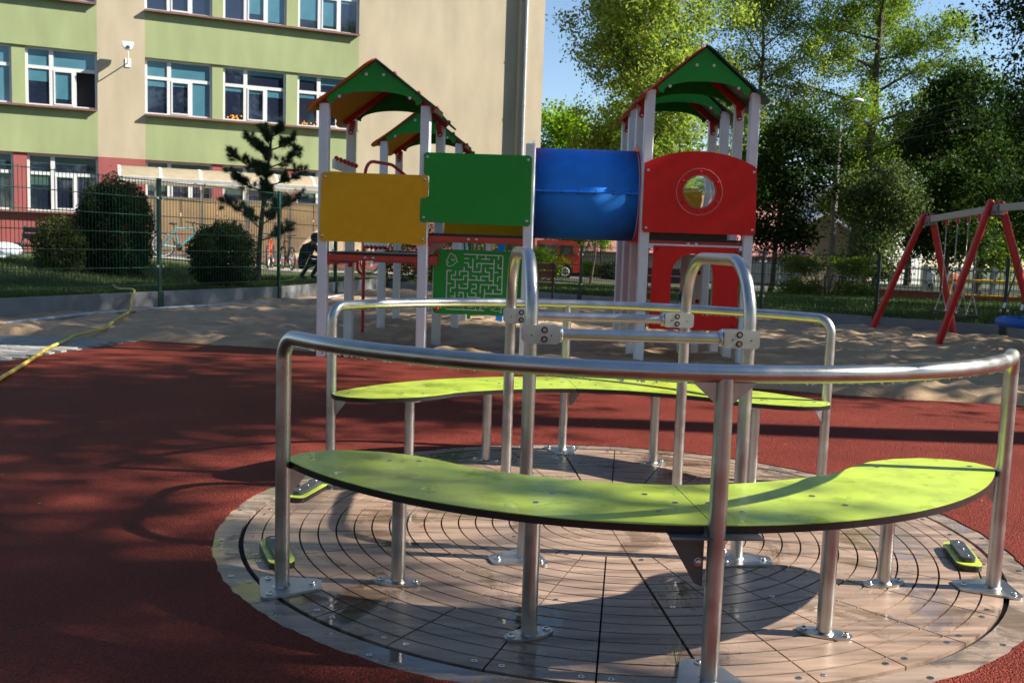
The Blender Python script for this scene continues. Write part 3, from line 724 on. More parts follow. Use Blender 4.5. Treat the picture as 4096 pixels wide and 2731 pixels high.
for i in range(5):
    b = B(); u = .98 + i * .06
    b.tube([TP(TL, u, 4.3, 1.75), TP(TL, u + .02, 4.3, 1.3), TP(TL, u + .06, 4.3, .9)], .012, 6); cf(b, 'net_rope', ROPE)
for u, mm, nm in ((1.02, GRN, 'green_board'), (1.51, BLUE, 'blue_board'), (1.33, PM, 'white_board'), (.92, PM, 'white_board')):
    b = B(); b.bar(TP(TL, u, 5.0, -.2), TP(TL, u, 5.0, 1.85), .1, .08, TL[2]); cf(b, nm, mm)
for i in range(4):
    b = B(); u = 1.09 + i * .055; b.tube([TP(TL, u, 4.9, 1.8), TP(TL, u + .01, 4.9, .9)], .01, 6); cf(b, 'net_rope', YEL if i < 2 else ROPE)
# red pole, handles and ball rail
b = B(); b.tube(fillet([TP(TL, -.06, 2.35, -.2), TP(TL, -.06, 2.35, 2.16), TP(TL, .18, 2.9, 2.16), TP(TL, .5, 3.29, 1.9)], .18, 8), .021, 12); cf(b, 'slide_pole', REDM)
b = B(); b.tube(fillet([TP(TL, -.14, 2.35, 1.06), TP(TL, -.14, 2.35, .80), TP(TL, -.05, 2.35, .74)], .08, 6), .017, 10); cf(b, 'foot_hook', REDM)
b = B(); b.bar(TP(TL, .06, .15, 1.93), TP(TL, .06, 1.15, 1.93), .03, .09, Z3); k_ = cf(b, 'ball_rail', PM)
for i in range(6): redball(TL, .075 + i * .004, .2 + i * .17, 1.985, k_, .026)
b = B(); b.bar(TP(TL, .10, 1.6, 1.16), TP(TL, .42, 1.3, 1.16), .03, .09, Z3); k_ = cf(b, 'ball_rail', PM)
for i in range(5): redball(TL, .14 + i * .06, 1.56 - i * .055, 1.105, k_, .028)
for z in (1.02, .90): redball(TL, .02, 1.17, z, CF, .028)

# blue tunnel between the towers
ua, ub, vc, zc, rr = -1.125, -.075, .46, 1.735, .475
b = B(); b.tube([TP(TRR, ua, vc, zc), TP(TRR, ub, vc, zc)], rr, 56, cap=False); tun = cf(b, 'tunnel', BLUE)
sm = tun.modifiers.new('shell', 'SOLIDIFY'); sm.thickness = .012
for side in (-1, 1):
    b = B(); b.bar(TP(TRR, ua, vc + side * (rr + .012), zc), TP(TRR, ub, vc + side * (rr + .012), zc), .035, .018, Z3); k_ = cf(b, 'tunnel_seam', BLUE, tun, bevel=.003)
    for i in range(6):
        b = B(); u = ua + .08 + (ub - ua - .16) * i / 5; p = TP(TRR, u, vc + side * (rr + .018), zc)
        b.cyl((p[0], p[1], p[2] - .02), (p[0], p[1], p[2] + .02), .009, 8); cf(b, 'seam_bolt', BLACK, tun)
for u in (-1.15, -.05):
    prof = [(-.04, 1.235), (.96, 1.235), (.96, 1.9), (.9, 2.06), (.75, 2.2), (.46, 2.285), (.17, 2.2), (.02, 2.06), (-.04, 1.9)]
    hole_ = [(vc + .46 * math.cos(t), zc + .46 * math.sin(t)) for t in np.linspace(0, 2 * math.pi, 40, endpoint=False)]
    b = B(); b.ring(prof, hole_, (vc, zc), TP(TRR, u, 0, 0), TRR[2], Z3, -.011, .011, 0, 1); cf(b, 'tunnel_end_plate', [REDP, M('pale_edge', (.62, .50, .50), rough=.4)])

# red window panel with the clear bubble
arc_ = [(.52 + .575 * math.sin(t) / math.sin(.62), 2.177 - (1 - math.cos(t)) * .145 / (1 - math.cos(.62))) for t in np.linspace(.60, -.60, 17)]
outer_ = [(-.035, 1.372), (-.015, 1.352), (1.10, 1.352), (1.12, 1.372), (1.098, 2.02)] + arc_ + [(-.035, 2.0)]
hc = (.528, 1.772); hole_ = [(hc[0] + .165 * math.cos(t), hc[1] + .165 * math.sin(t)) for t in np.linspace(0, 2 * math.pi, 48, endpoint=False)]
b = B(); b.ring(outer_, hole_, hc, TP(TRR, 0, -.066, 0), TRR[1], Z3, -.0, .016, 0, 1); rp_ = cf(b, 'red_window_panel', [REDP, RE])
for u, z in ((-.0, 1.97), (1.07, 1.985), (1.085, 1.405), (.005, 1.395)): pscrew(TRR, u, -.083, z, rp_)
circ = lambda r, v: [TP(TRR, hc[0] + r * math.cos(t), v, hc[1] + r * math.sin(t)) for t in np.linspace(0, 2 * math.pi, 64, endpoint=False)]
b = B(); b.ring([(hc[0] + .232 * math.cos(t), hc[1] + .232 * math.sin(t)) for t in np.linspace(0, 6.2832, 64, endpoint=False)], hole_, hc, TP(TRR, 0, -.082, 0), TRR[1], Z3, 0., .006, 0, 1)
k_ = cf(b, 'window_ring', [REDP, M('pink_edge', (.7, .3, .28), rough=.4)], rp_)
for i in range(6):
    t = R_(30 + 60 * i); b = B(); b.sph(TP(TRR, hc[0] + .2 * math.cos(t), -.088, hc[1] + .2 * math.sin(t)), .02, 10, 6, (1, .6, 1)); cf(b, 'red_cap', REDP, rp_)
b = B(); NS = 12; rows = []
for i in range(NS + 1):
    ph = math.pi / 2 * i / NS; rows.append([TP(TRR, hc[0] + .166 * math.sin(ph) * math.cos(t), -.07 - .10 * math.cos(ph), hc[1] + .166 * math.sin(ph) * math.sin(t)) for t in np.linspace(0, 2 * math.pi, 36, endpoint=False)])
vs = [p for r in rows for p in r]; b.add(vs, [(i * 36 + j, i * 36 + (j + 1) % 36, (i + 1) * 36 + (j + 1) % 36, (i + 1) * 36 + j) for i in range(NS) for j in range(36)])
cf(b, 'bubble_window', M('bubble_plastic', (.97, .98, .98), rough=.03, trans=1., var=0., spec=.6), rp_)
MATS['bubble_plastic'].node_tree.nodes['Principled BSDF'].inputs['IOR'].default_value = 1.45
bw = [o for o in rp_.children if o.name.startswith('bubble')][0]; sm = bw.modifiers.new('shell', 'SOLIDIFY'); sm.thickness = .008
b = B(); b.tube(circ(.232, -.0885), .0038, 6, closed=True); b.tube(circ(.166, -.089), .005, 6, closed=True); cf(b, 'ring_edge_and_glint', MATS['pink_edge'], rp_)  # outer ring is the groove, inner one a painted highlight round the bubble
b = B(); b.bar(TP(TRR, .055, .035, 1.30), TP(TRR, .86, .035, 1.30), .02, .125, Z3); cf(b, 'black_gap_board', DECKB)  # black board across the gap below the red panel
panel('orange_panel', TRR, [(.1, 1.32), (.98, 1.32), (.98, 1.95), (.1, 1.95)], 2.0, YEL, YE)
# low red panel with the arched opening
hl = [(.295, .575), (.728, .575), (.728, .92)] + [(.5115 + .2165 * math.cos(t), .92 + .228 * math.sin(t)) for t in np.linspace(.15, 3.0, 18)] + [(.295, .92)]
b = B(); b.ring([(.088, .365), (.995, .365), (.975, 1.222), (.10, 1.222)], hl, (.51, .85), TP(TRR, 0, -.012, 0), TRR[1], Z3, 0, .018, 0, 1); lp = cf(b, 'red_arch_panel', [REDP, RE])
for u, z in ((.13, 1.19), (.95, 1.185), (.955, .43), (.125, .43)): redball(TRR, u, -.034, z, lp, .022)
b = B(); b.bar(TP(TRR, .25, .15, .565), TP(TRR, .78, .15, .565), .25, .02, Z3); cf(b, 'yellow_sill', YEL)
b = B(); b.bar(TP(TRR, .06, .05, .8), TP(TRR, .06, 1.9, .8), .02, .9, Z3); cf(b, 'red_side_panel', REDP)
b = B(); b.bar(TP(TRR, 1.03, .1, .75), TP(TRR, 1.03, .55, .75), .02, .8, Z3); yp = cf(b, 'yellow_side_panel', YEL)
b = B(); b.tube(fillet([TP(TRR, 1.0, .2, .70), TP(TRR, .96, .2, .70), TP(TRR, .96, .2, .85), TP(TRR, 1.0, .2, .85)], .03, 5), .012, 8); cf(b, 'red_handle', REDM, yp)
b = B(); b.bar(TP(TRR, 1.0, -.01, .425), TP(TRR, 1.05, -.01, .425), .05, .12, Z3); cf(b, 'red_bracket', REDM)
for u in (.60, .755):
    b = B(); b.bar(TP(TRR, u, .9, -.1), TP(TRR, u, .9, 1.2), .075, .06, TRR[2]); pb_ = cf(b, 'counter_board', PM)
    if u < .7:
        for z, mm, nm in ((.955, WHT, 'white_disc'), (.665, BLUE, 'blue_disc'), (1.22, LIME, 'lime_disc')):
            b = B(); c0 = Vector(TP(TRR, u, .86, z)); b.cyl(c0, c0 - TRR[2] * .03, .062, 20); b.bar(c0 - TRR[2] * .032, c0 - TRR[2] * .032 + TRR[1] * .1, .006, .004, Z3); cf(b, nm, mm, pb_)
    else:
        for z in (.94, .62): redball(TRR, u, .855, z, pb_, .026)

# ================================================================== FENCES
def mesh_fence(root, posts, zb, zt, rows, pitch, mat, plank_top, r_v=.0042, post_w=(.06, .05), post_drop=0.):
    for i, (x, y) in enumerate(posts):
        b = B(); j = min(i, len(posts) - 2); d = Vector((posts[j + 1][0] - posts[j][0], posts[j + 1][1] - posts[j][1])).normalized()
        rz = math.atan2(d.y, d.x)
        b.box((x, y, (zt + .03 - .3) / 2), (post_w[0], post_w[1], zt + .03 + .3), rz)
        b.box((x, y, zt + .035), (post_w[0] + .008, post_w[1] + .008, .02), rz); b.box((x, y, plank_top / 2 - .05), (post_w[0] + .05, post_w[1] + .035, plank_top + .1), rz)
        p = b.build('post', mat, root, world=True, bevel=.004)
        b = B()
        for z in (zb + (zt - zb) * .18, zb + (zt - zb) * .84):
            b.box((x - d.x * .05 + d.y * .03, y - d.y * .05 - d.x * .03, z), (.03, .02, .035), rz); b.box((x + d.x * .05 + d.y * .03, y + d.y * .05 - d.x * .03, z), (.03, .02, .035), rz)
        b.build('clip', BOLT, p, world=True)
    for (x0, y0), (x1, y1) in zip(posts[:-1], posts[1:]):
        b = B(); a = Vector((x0, y0, 0)); e = Vector((x1, y1, 0)); L = (e - a).length; d = (e - a) / L
        n = int((L - .08) / pitch)
        for i in range(n + 1):
            p = a + d * (.04 + i * (L - .08) / n); b.tube([(p.x, p.y, zb - .03), (p.x, p.y, zt + .025)], r_v, 4, cap=False)
        for z in np.linspace(zb, zt, rows):
            p, q = a + d * .03, e - d * .03; s_ = Vector((d.y, -d.x, 0)) * (r_v * 2)
            b.tube([(p.x + s_.x, p.y + s_.y, z), (q.x + s_.x, q.y + s_.y, z)], r_v * 1.6, 5, cap=False)
        b.build('wire_panel', mat, root, world=True, smooth=False)
        b = B(); b.bar(a + d * .035 + Vector((0, 0, plank_top / 2 - .15)), e - d * .035 + Vector((0, 0, plank_top / 2 - .15)), .05, plank_top + .3, Z3)
        b.build('concrete_plank', CONC, root, world=True, bevel=.006)
lf = thing('mesh_fence', 'tall green wire mesh fence with concrete base planks in front of the school lawn', 'fence', (BP[3][0], BP[3][1], 0))
mesh_fence(lf, BP[1:], .38, 2.0, 7, .066, FGREEN, .275)
bf = thing('mesh_fence', 'low dark green wire mesh fence running behind the climbing frame and the swings', 'fence', (5.63, 11.83, 0))
mesh_fence(bf, BACK + BP2[len(BACK) - 1:-1], .26, 1.20, 6, .062, FDARK, .20, .0034, (.05, .05))
b = B(); pts = [(-6.9, 6.3), (-6.5, 7.26), (-6.33, 8.75), (-5.80, 10.53), (-4.62, 12.9), (-4.12, 14.2), (-3.9, 16.6)]
b.tube([(x, y, .05) for x, y in pts], .022, 6)
tag(b.build('edging_strip', M('pale_edging', (.42, .44, .46), rough=.7)), 'pale narrow edging strip in the sand along the foot of the tall green fence', 'edging')

# ================================================================== SCHOOL
BA = math.atan2(.394, .919)
SCH = thing('school', 'school building with green, beige and red plaster bands and rows of white windows', 'building', (-12, 25.8, 0), BA)
def pl(name, col): return M(name, col, rough=.9, var=.11, stretch=(1.2, 1.2, .35), scale=1.3, bump=.5, bscale=45, fine=.07, bdist=.006)
PG = pl('green_plaster', (.28, .325, .16)); PB = pl('beige_plaster', (.42, .355, .25)); PR_ = pl('red_plaster', (.30, .08, .075))
FR = M('white_window_frame', (.60, .60, .60), rough=.35, var=.03)
PANE = M('window_glass', (.014, .020, .042), rough=.03, spec=1.0, var=.3, scale=.5, coat=.6)  # navy base stands in for sky mirrored in the panes
BLIND = M('teal_blind_glass', (.065, .18, .235), rough=.12, spec=.7, var=.15, scale=1.2, coat=.8)
BLIND2 = M('green_blind_glass', (.05, .10, .085), rough=.15, spec=.6, var=.15, scale=1.2, coat=.5)
SILLM = M('brown_sill', (.20, .105, .085), rough=.4)
def wbox(name, mat, s0, s1, z0, z1, y0=0., y1=.3):
    b = B(); b.box(((s0 + s1) / 2, (y0 + y1) / 2, (z0 + z1) / 2), (s1 - s0, y1 - y0, z1 - z0)); return b.build(name, mat, SCH, smooth=False)
LV = [(1.75, 3.48), (4.86, 6.60), (8.00, 9.74)]
GROUPS = [[(-8.0, -5.98), (-5.65, -3.69), (-3.33, -1.38)], [(-.03, 1.96), (2.29, 4.27), (4.64, 6.655)]]
wbox('body', PB, -8.4, 13.3, -1, 11.9, .32, 11)
wbox('dark_backing', M('dark_room', (.02, .02, .022), rough=.9), -8.3, 6.7, .5, 10.2, .29, .31)  # dark sheet in place of the unlit rooms behind the windows
wbox('pilaster', PB, -1.38, -.03, 3.49, 11.8); wbox('pilaster', PR_, -1.38, -.03, -1, 3.49)
wbox('plain_wall', PB, 6.655, 12.42, 3.49, 11.8); wbox('plain_wall', PR_, 6.655, 12.42, -1, 3.49)
wbox('corner_projection', PB, 12.42, 13.36, 3.49, 11.8, -.21, .3); wbox('corner_projection', PR_, 12.42, 13.36, -1, 3.49, -.21, .3)
WINF = None; PANE0 = None
def unit_quad(name, mat, parent):
    b = B(); b.add([(0, 0, 0), (1, 0, 0), (1, 0, 1), (0, 0, 1)], [(0, 1, 2, 3)]); return b.build(name, mat, parent, smooth=False)
SRC = {}
def quad(name, mat, parent, x, y, z, w, h):
    if name not in SRC: SRC[name] = unit_quad(name, mat, parent); o = SRC[name]
    else: o = clone(SRC[name], name, parent)
    o.location = (x, y, z); o.scale = (w, 1, h)
    if o.material_slots[0].material != mat: o.material_slots[0].link = 'OBJECT'; o.material_slots[0].material = mat
    return o
WW, WH = 1.98, 1.74
def win_frame():
    b = B(); f = .07; t = .06
    def rb(x0, x1, z0, z1, y0=-.03, y1=.05): b.box(((x0 + x1) / 2, (y0 + y1) / 2, (z0 + z1) / 2), (x1 - x0, y1 - y0, z1 - z0))
    rb(0, WW, 0, f); rb(0, WW, WH - f, WH); rb(0, f, f, WH - f); rb(WW - f, WW, f, WH - f)
    rb(f, WW - f, 1.10, 1.20); rb(.64, .76, f, 1.10, -.031, .049); rb(1.30, 1.39, f, 1.10, -.032, .048); rb(.64, .76, 1.20, WH - f, -.031, .049)
    for x0, x1, z0, z1 in ((.76, 1.30, f, 1.10),):
        rb(x0, x0 + .045, z0, z1, -.045, .02); rb(x1 - .045, x1, z0, z1, -.0455, .0195); rb(x0 + .045, x1 - .045, z0, z0 + .045, -.0452, .02); rb(x0 + .045, x1 - .045, z1 - .045, z1, -.0452, .02)
    return b
PANES = [(.07, .07, .57, 1.03), (.805, .115, .45, .94), (1.39, .07, .52, 1.03), (.07, 1.20, .57, .47), (.76, 1.20, 1.15, .47)]
for gi, G in enumerate(GROUPS):
    s0, s1 = (-8.3, -1.38) if gi == 0 else (-.03, 6.655)
    for li in range(4):
        z0 = -1. if li == 0 else LV[li - 1][1]; z1 = 11.8 if li == 3 else LV[li][0]
        if li == 1:
            wbox('spandrel', PR_, s0, s1, z0, 3.49); wbox('spandrel', PG, s0, s1, 3.49, z1)
        else: wbox('spandrel', PR_ if li == 0 else PG, s0, s1, z0, z1)
        if li < 3:
            b = B(); b.box(((s0 + s1) / 2, -.02, z1 + .012), (s1 - s0, .26, .024)); b.box(((s0 + s1) / 2, -.145, z1 - .01), (s1 - s0, .012, .05)); b.build('window_sill', SILLM, SCH, smooth=False)
    for li, (z0, z1) in enumerate(LV):
        for k in range(len(G) - 1): wbox('pier', PR_ if li == 0 else PG, G[k][1], G[k + 1][0], z0 + .024, z1, .05, .28)
        for k, (a0, a1) in enumerate(G):
            if WINF is None: WINF = win_frame().build('window', FR, SCH, bevel=0, smooth=False); w = WINF
            else: w = clone(WINF, 'window', SCH)
            w.location = (a0, .15, z0 + .024); w.scale = ((a1 - a0) / WW, 1, (z1 - z0 - .024) / WH)
            rr_ = random.Random(gi * 31 + li * 7 + k)
            for pi_, (px, pz, pw, ph) in enumerate(PANES):
                if gi == 0 and k == 2 and li == 1 and pi_ == 2: continue      # the open sash
                quad('pane', PANE, w, px, .01, pz, pw, ph)
                if pi_ >= 3: fr_ = 1. if (li == 1 and (gi == 0 or k == 0)) else (.45 if li == 0 else rr_.choice([.12, .3, .5]))
                else: fr_ = {1: [.35, .85, 1.][pi_] if (gi, k) in ((0, 2), (0, 1)) else ([.2, .12, 1.][pi_] if k == 0 else [.14, .12, .22][pi_]), 0: [.3, .1, .06][pi_], 2: [.0, .12, .25][pi_] if k == 0 else [[.75, .9, .1], [0.05, .8, .95]][k % 2][pi_]}[li]
                if fr_ > .05: quad('blind', BLIND2 if li == 0 else BLIND, w, px + .004, .004, pz + ph * (1 - fr_), pw - .008, ph * fr_)
            if gi == 1 and k in (1, 2) and li == 1:
                b = B()
                for i in range(16): b.sph((rr_.uniform(.12, .6 if k == 1 else 1.2), -.012, .09 + rr_.uniform(0, .10)), .028, 6, 4, mi=rr_.choice([0, 1]))
                b.build('flower_sticker', [M('flower_red', (.7, .08, .02)), M('flower_yellow', (.75, .5, .02))], w)
b = B(); b.tube([(12.62, -.27, 0.), (12.62, -.27, 11.8)], .055, 12); dp = b.build('downpipe', M('zinc_pipe', (.52, .53, .55), rough=.4, metal=.5), SCH)
for z in (2.2, 4.2, 6.2, 8.2): b = B(); b.cyl((12.62, -.27, z), (12.62, -.27, z + .05), .068, 12); b.build('pipe_collar', MATS['zinc_pipe'], dp)
b = B(); b.box((2.5, 5.5, 11.95), (22.2, 11.6, .12)); b.build('roof', M('roof_felt', (.06, .06, .06), rough=.9), SCH, smooth=False)
def SP(s, d, z): return (-12 + math.cos(BA) * s + math.sin(BA) * d, 25.8 + math.sin(BA) * s - math.cos(BA) * d, z)
fl = thing('floodlight', 'small white floodlight on a bracket on the beige pilaster of the school', 'floodlight', SP(-.52, .0, 6.35), BA)
b = B(); b.box((0, -.011, .02), (.16, .02, .26)); b.build('wall_plate', WHT, fl, bevel=.004)
b = B(); b.tube(fillet([(0, -.02, .02), (0, -.42, .05), (0, -.42, .30)], .05, 5), .018, 8); b.build('arm', WHT, fl)
b = B(); b.prism([(-.17, .30), (.17, .30), (.14, .17), (.07, .08), (-.07, .08), (-.14, .17)], (0, -.42, .27), (1, 0, 0), Z3, -.12, .10); h_ = b.build('lamp_housing', WHT, fl, bevel=.02)
b = B(); b.cyl((0, -.52, .40), (0, -.535, .40), .055, 14); b.build('lens', PANE, h_)

# ================================================================== BIKE SHELTER
SHZ = .52
SH = thing('bike_shelter', 'bike shelter with curved translucent roof and panel walls in front of the school', 'bike shelter', SP(2, 4, SHZ), BA)
STM = M('pale_steel', (.42, .43, .45), rough=.45, metal=.3); PC = M('polycarbonate', (.66, .60, .47), rough=.25, var=.08, transl=.75)
x0, x1 = -2.85, 4.4; d0 = .62   # local y = -(distance) : front is -y
prof = [(-.62, 2.14), (-.45, 2.30), (-.2, 2.42), (.1, 2.46), (.45, 2.42), (.8, 2.30), (1.1, 2.12)]
b = B(); b.bar((x0, -.62, 2.12), (x1, -.62, 2.12), .06, .09, Z3); b.build('front_beam', STM, SH); b = B(); b.bar((x0, 1.1, 2.10), (x1, 1.1, 2.10), .06, .09, Z3); b.build('rear_beam', STM, SH)
xs = np.linspace(x0 + .02, x1 - .02, 8)
for x in xs:
    b = B()
    for (ya, za), (yb, zb_) in zip(prof[:-1], prof[1:]): b.bar((x, ya, za + .02), (x, yb, zb_ + .02), .06, .035, Z3)
    b.build('roof_rib', WHT, SH)
for xa, xb in zip(xs[:-1], xs[1:]):
    vs = [(xx, y, z + .03) for y, z in prof for xx in (xa + .03, xb - .03)]; b = B(); b.add(vs, [(2 * i, 2 * i + 1, 2 * i + 3, 2 * i + 2) for i in range(len(prof) - 1)]); b.build('roof_sheet', PC, SH)
for x in np.linspace(x0 + .95, x1 - .1, 6):
    b = B(); b.bar((x, .5, -.1), (x, .5, 1.95), .07, .07, (0, 1, 0)); b.bar((x, .5, 1.9), (x, -.55, 2.12), .05, .05, Z3); b.bar((x, .5, 1.9), (x, 1.05, 2.1), .05, .05, Z3); b.build('post', STM, SH)
for xa, xb in zip(np.linspace(x0 + .7, x1, 8)[:-1], np.linspace(x0 + .7, x1, 8)[1:]):
    b = B(); b.box(((xa + xb) / 2, .6, .88), (xb - xa - .03, .012, 1.6)); b.build('wall_sheet', M('beige_sheet', (.80, .69, .54), rough=.4, var=.1, scale=1.5, transl=.5), SH, smooth=False)
b = B(); b.bar((x0 + .7, .58, 1.70), (x1, .58, 1.70), .05, .06, Z3); b.bar((x0 + .7, .58, .1), (x1, .58, .1), .05, .06, Z3); b.build('wall_rail', STM, SH)
b = B(); q0, q1 = SP(-1.5, 5.2, 0), SP(9.5, 5.2, 0); q2, q3 = SP(9.5, 3.2, 0), SP(-1.5, 3.2, 0)
N_ = 14; A_ = [tuple(np.array(q0) + (np.array(q1) - np.array(q0)) * i / N_) for i in range(N_ + 1)]; C_ = [tuple(np.array(q3) + (np.array(q2) - np.array(q3)) * i / N_) for i in range(N_ + 1)]
vs = [(p[0], p[1], lawn_z(p[0], p[1]) + .02) for p in A_ + C_]; b.add(vs, [(i, i + 1, N_ + 2 + i, N_ + 1 + i) for i in range(N_)])
struct(b.build('pavement', PAVM, smooth=False))

# ================================================================== SWINGS
SWF = thing('swing_set', 'red A-frame swing with a pale wooden crossbeam standing on the sand', 'swing set', (6.1, 10.2, 0))
def lp_(b, p, q, r): b.cyl(p, q, r, 14)
apL, apR = Vector((6.06, 11.05, 1.80)), Vector((6.16, 9.18, 1.90))
for p, q in (((5.43, 11.63, -.2), apL + Vector((-.06, .05, .06))), ((6.56, 10.86, -.2), apL + Vector((.03, -.04, .05))), ((5.64, 9.58, -.2), apR + Vector((-.06, .05, .08))), ((6.78, 8.78, -.2), apR + Vector((.04, -.04, .06)))):
    p = Vector(p); q = Vector(q); p = q + (p - q) * ((q.z + .2) / (q.z - p.z)) if False else p
    b = B(); lp_(b, p, q, .052); b.sph(q, .052, 12, 6); b.build('frame_leg', REDM, SWF, world=True)
bd = (apR - apL).normalized()
b = B(); b.bar(apL - bd * .12, apR + bd * .1, .075, .10, Z3); b.build('beam', M('weathered_wood', (.42, .36, .28), rough=.8, stretch=(2, 2, 20), scale=8), SWF, world=True, bevel=.008)
b = B(); b.bar(apR + bd * .12, apR + Vector((.55, -2.1, .06)), .075, .10, Z3); b.build('beam', MATS['weathered_wood'], SWF, world=True, bevel=.008)
for ap in (apL, apR):
    b = B(); b.bar(ap - bd * .1 - Vector((0, 0, .03)), ap + bd * .12 - Vector((0, 0, .03)), .12, .14, Z3); k_ = b.build('beam_bracket', M('grey_steel', (.22, .22, .22), rough=.5, metal=.6), SWF, world=True, bevel=.006)
    for e in (-.06, .08):
        b = B(); b.sph(tuple(ap + bd * e + Vector((-.062, 0, -.06))), .022, 8, 6); b.build('red_cap', REDM, k_, world=True)
for si, (f0, f1, lab) in enumerate(((.30, .47, 'chain swing with black flat seat, nearer the left red A-frame'), (.63, .78, 'chain swing with black flat seat, nearer the right red A-frame'))):
    m_ = apL + (apR - apL) * ((f0 + f1) / 2); zs = .40 - .02 * si
    sw = thing('swing', lab, 'swing', (m_.x, m_.y, zs), 0, 'chain swings on the red frame')
    hs = []
    for f in (f0, f1):
        t = apL + (apR - apL) * f; e = m_ + (t - m_) * .95; b = B()
        chain_pts(b, (t.x, t.y, t.z - .12), (e.x, e.y, zs + .32)); 
        for s_ in (-.085, .085): chain_pts(b, (e.x, e.y, zs + .32), (e.x + s_, e.y, zs + .015))
        b.build('chain', CHM, sw, world=True); hs.append(e)
        b = B(); b.cyl((t.x, t.y, t.z - .13), (t.x, t.y, t.z - .05), .024, 10); b.build('hanger', REDM, sw, world=True)
    dd_ = (hs[1] - hs[0]); b = B(); b.bar((hs[0] + (-dd_) * .18).to_tuple()[:2] + (zs,), (hs[1] + dd_ * .18).to_tuple()[:2] + (zs,), .19, .03, Z3); b.build('seat', BLACK, sw, world=True, bevel=.01)
ns = thing('nest_swing', 'round nest swing with a thick blue padded ring on black ropes', 'nest swing', (6.36, 8.25, .40))
b = B(); b.tube([(.45 * math.cos(t), .45 * math.sin(t), 0) for t in np.linspace(0, 2 * math.pi, 40, endpoint=False)], .062, 12, closed=True); b.build('ring', M('blue_pad', (.01, .10, .42), rough=.5), ns)
b = B()
for t in np.linspace(-.38, .38, 9):
    w_ = math.sqrt(max(0, .42 ** 2 - t * t)); b.cyl((t, -w_, -.01), (t, w_, -.01), .008, 6); b.cyl((-w_, t, -.012), (w_, t, -.012), .008, 6)
b.build('net', BLACK, ns)
for t in (R_(150), R_(30), R_(210), R_(330)):
    b = B(); b.cyl((.45 * math.cos(t), .45 * math.sin(t), .05), (.0 + .05 * math.cos(t), .35 * math.sin(t), 1.42), .009, 6); r_ = b.build('rope', BLACK, ns)
    b = B(); p = Vector((.45 * math.cos(t), .45 * math.sin(t), .05)); q = Vector((.05 * math.cos(t), .35 * math.sin(t), 1.42)); b.cyl(p + (q - p) * .09, p + (q - p) * .14, .017, 8); b.build('rope_sleeve', WHT, r_)

# ================================================================== BENCHES
SLAT = M('brown_slat', (.075, .03, .022), rough=.55, stretch=(1, 12, 12), scale=3, var=.25)
def bench(loc, rz, label, L=1.8, slat=SLAT, frame=BLACK, nback=2):
    r = thing('park_bench', label, 'bench', loc, rz)
    for i in range(nback):
        b = B(); b.bar((-L / 2, .30 + .03 * i, .62 + i * .15), (L / 2, .30 + .03 * i, .62 + i * .15), .03, .125, Z3); b.build('backrest_slat', slat, r, bevel=.006)
    for i in range(4):
        b = B(); b.bar((-L / 2, -.18 + i * .115, .44), (L / 2, -.18 + i * .115, .44), .1, .035, Z3); b.build('seat_slat', slat, r, bevel=.006)
    for sx in (-1, 1):
        x = sx * (L / 2 - .06); b = B(); b.bar((x, -.2, .405), (x, .27, .405), .04, .04, Z3); b.bar((x, -.17, 0), (x, -.17, .42), .04, .04, (0, 1, 0)); b.bar((x, .25, -.03), (x, .27, .42), .045, .05, (0, 1, 0)); b.bar((x, .27, .42), (x, .365, .86), .045, .05, (0, 1, 0)); lg = b.build('leg_frame', frame, r, bevel=.004)
        for i in range(nback):
            for dz in (-.03, .03):
                b = B(); b.cyl((x, .283 + .03 * i, .62 + i * .15 + dz), (x, .277 + .03 * i, .62 + i * .15 + dz), .012, 8); b.build('bolt', BOLT, lg)
    return r
bench((-.50, 15.0, .03), R_(180 - 2), 'brown slatted bench on the sand under the blue tunnel, behind the hoop', nback=2)
bench((2.5, 13.6, .03), R_(180 - 10), 'brown slatted bench seen through the arch of the low red panel', 1.2)
bench((-11.75, 17.7, .42), R_(-44), 'dark old slatted bench on the school lawn at the left edge', 1.5, M('old_slat', (.035, .022, .018), rough=.8), M('dark_stone', (.06, .055, .05), rough=.9))
b = B(); random.seed(3)
for i in range(9): b.sph((random.uniform(-.55, .5), random.uniform(-.15, .2), random.uniform(.1, .42)), random.uniform(.18, .3), 12, 8, (1.3, .9, .62))
wbag = b.build('white_sheet', M('shaded_plastic_sheet', (.42, .46, .52), rough=.45, bump=.9, bscale=9, bdist=.05)); wbag.location = (-11.75, 16.5, .40)  # sheet is white; its bluish shade is put into the colour
tag(wbag, 'crumpled white plastic sheet lying on the dark bench at the left edge', 'plastic sheet')

# ================================================================== HOSE
HP = [(-4.05, 2.3), (-4.20, 2.8), (-4.36, 3.26), (-4.54, 3.86), (-4.76, 4.6), (-4.95, 5.2), (-5.10, 5.9), (-5.16, 6.22), (-5.03, 6.42), (-5.08, 6.8), (-5.2, 7.17), (-5.5, 8.2), (-5.62, 8.6), (-5.87, 9.43), (-6.2, 10.3), (-6.3, 10.62)]
HZ = [.022, .022, .022, .022, .03, .03, .035, .05, .09, .08, .09, .09, .09, .09, .22, .31]
def catmull(P, k=6):
    out = []
    for i in range(len(P) - 1):
        p0, p1, p2, p3 = P[max(i - 1, 0)], P[i], P[i + 1], P[min(i + 2, len(P) - 1)]
        for j in range(k):
            t = j / k; out.append(.5 * ((2 * p1) + (p2 - p0) * t + (2 * p0 - 5 * p1 + 4 * p2 - p3) * t * t + (3 * p1 - p0 - 3 * p2 + p3) * t ** 3))
    out.append(P[-1]); return out
hp = catmull([Vector((x, y, z)) for (x, y), z in zip(HP, HZ)] + [Vector((-6.7, 11.0, .30)), Vector((-7.2, 12., .30))])
b = B(); b.tube(hp, .0165, 10); hs = b.build('hose', M('yellow_hose', (.50, .40, .07), rough=.4, var=.15, scale=5))
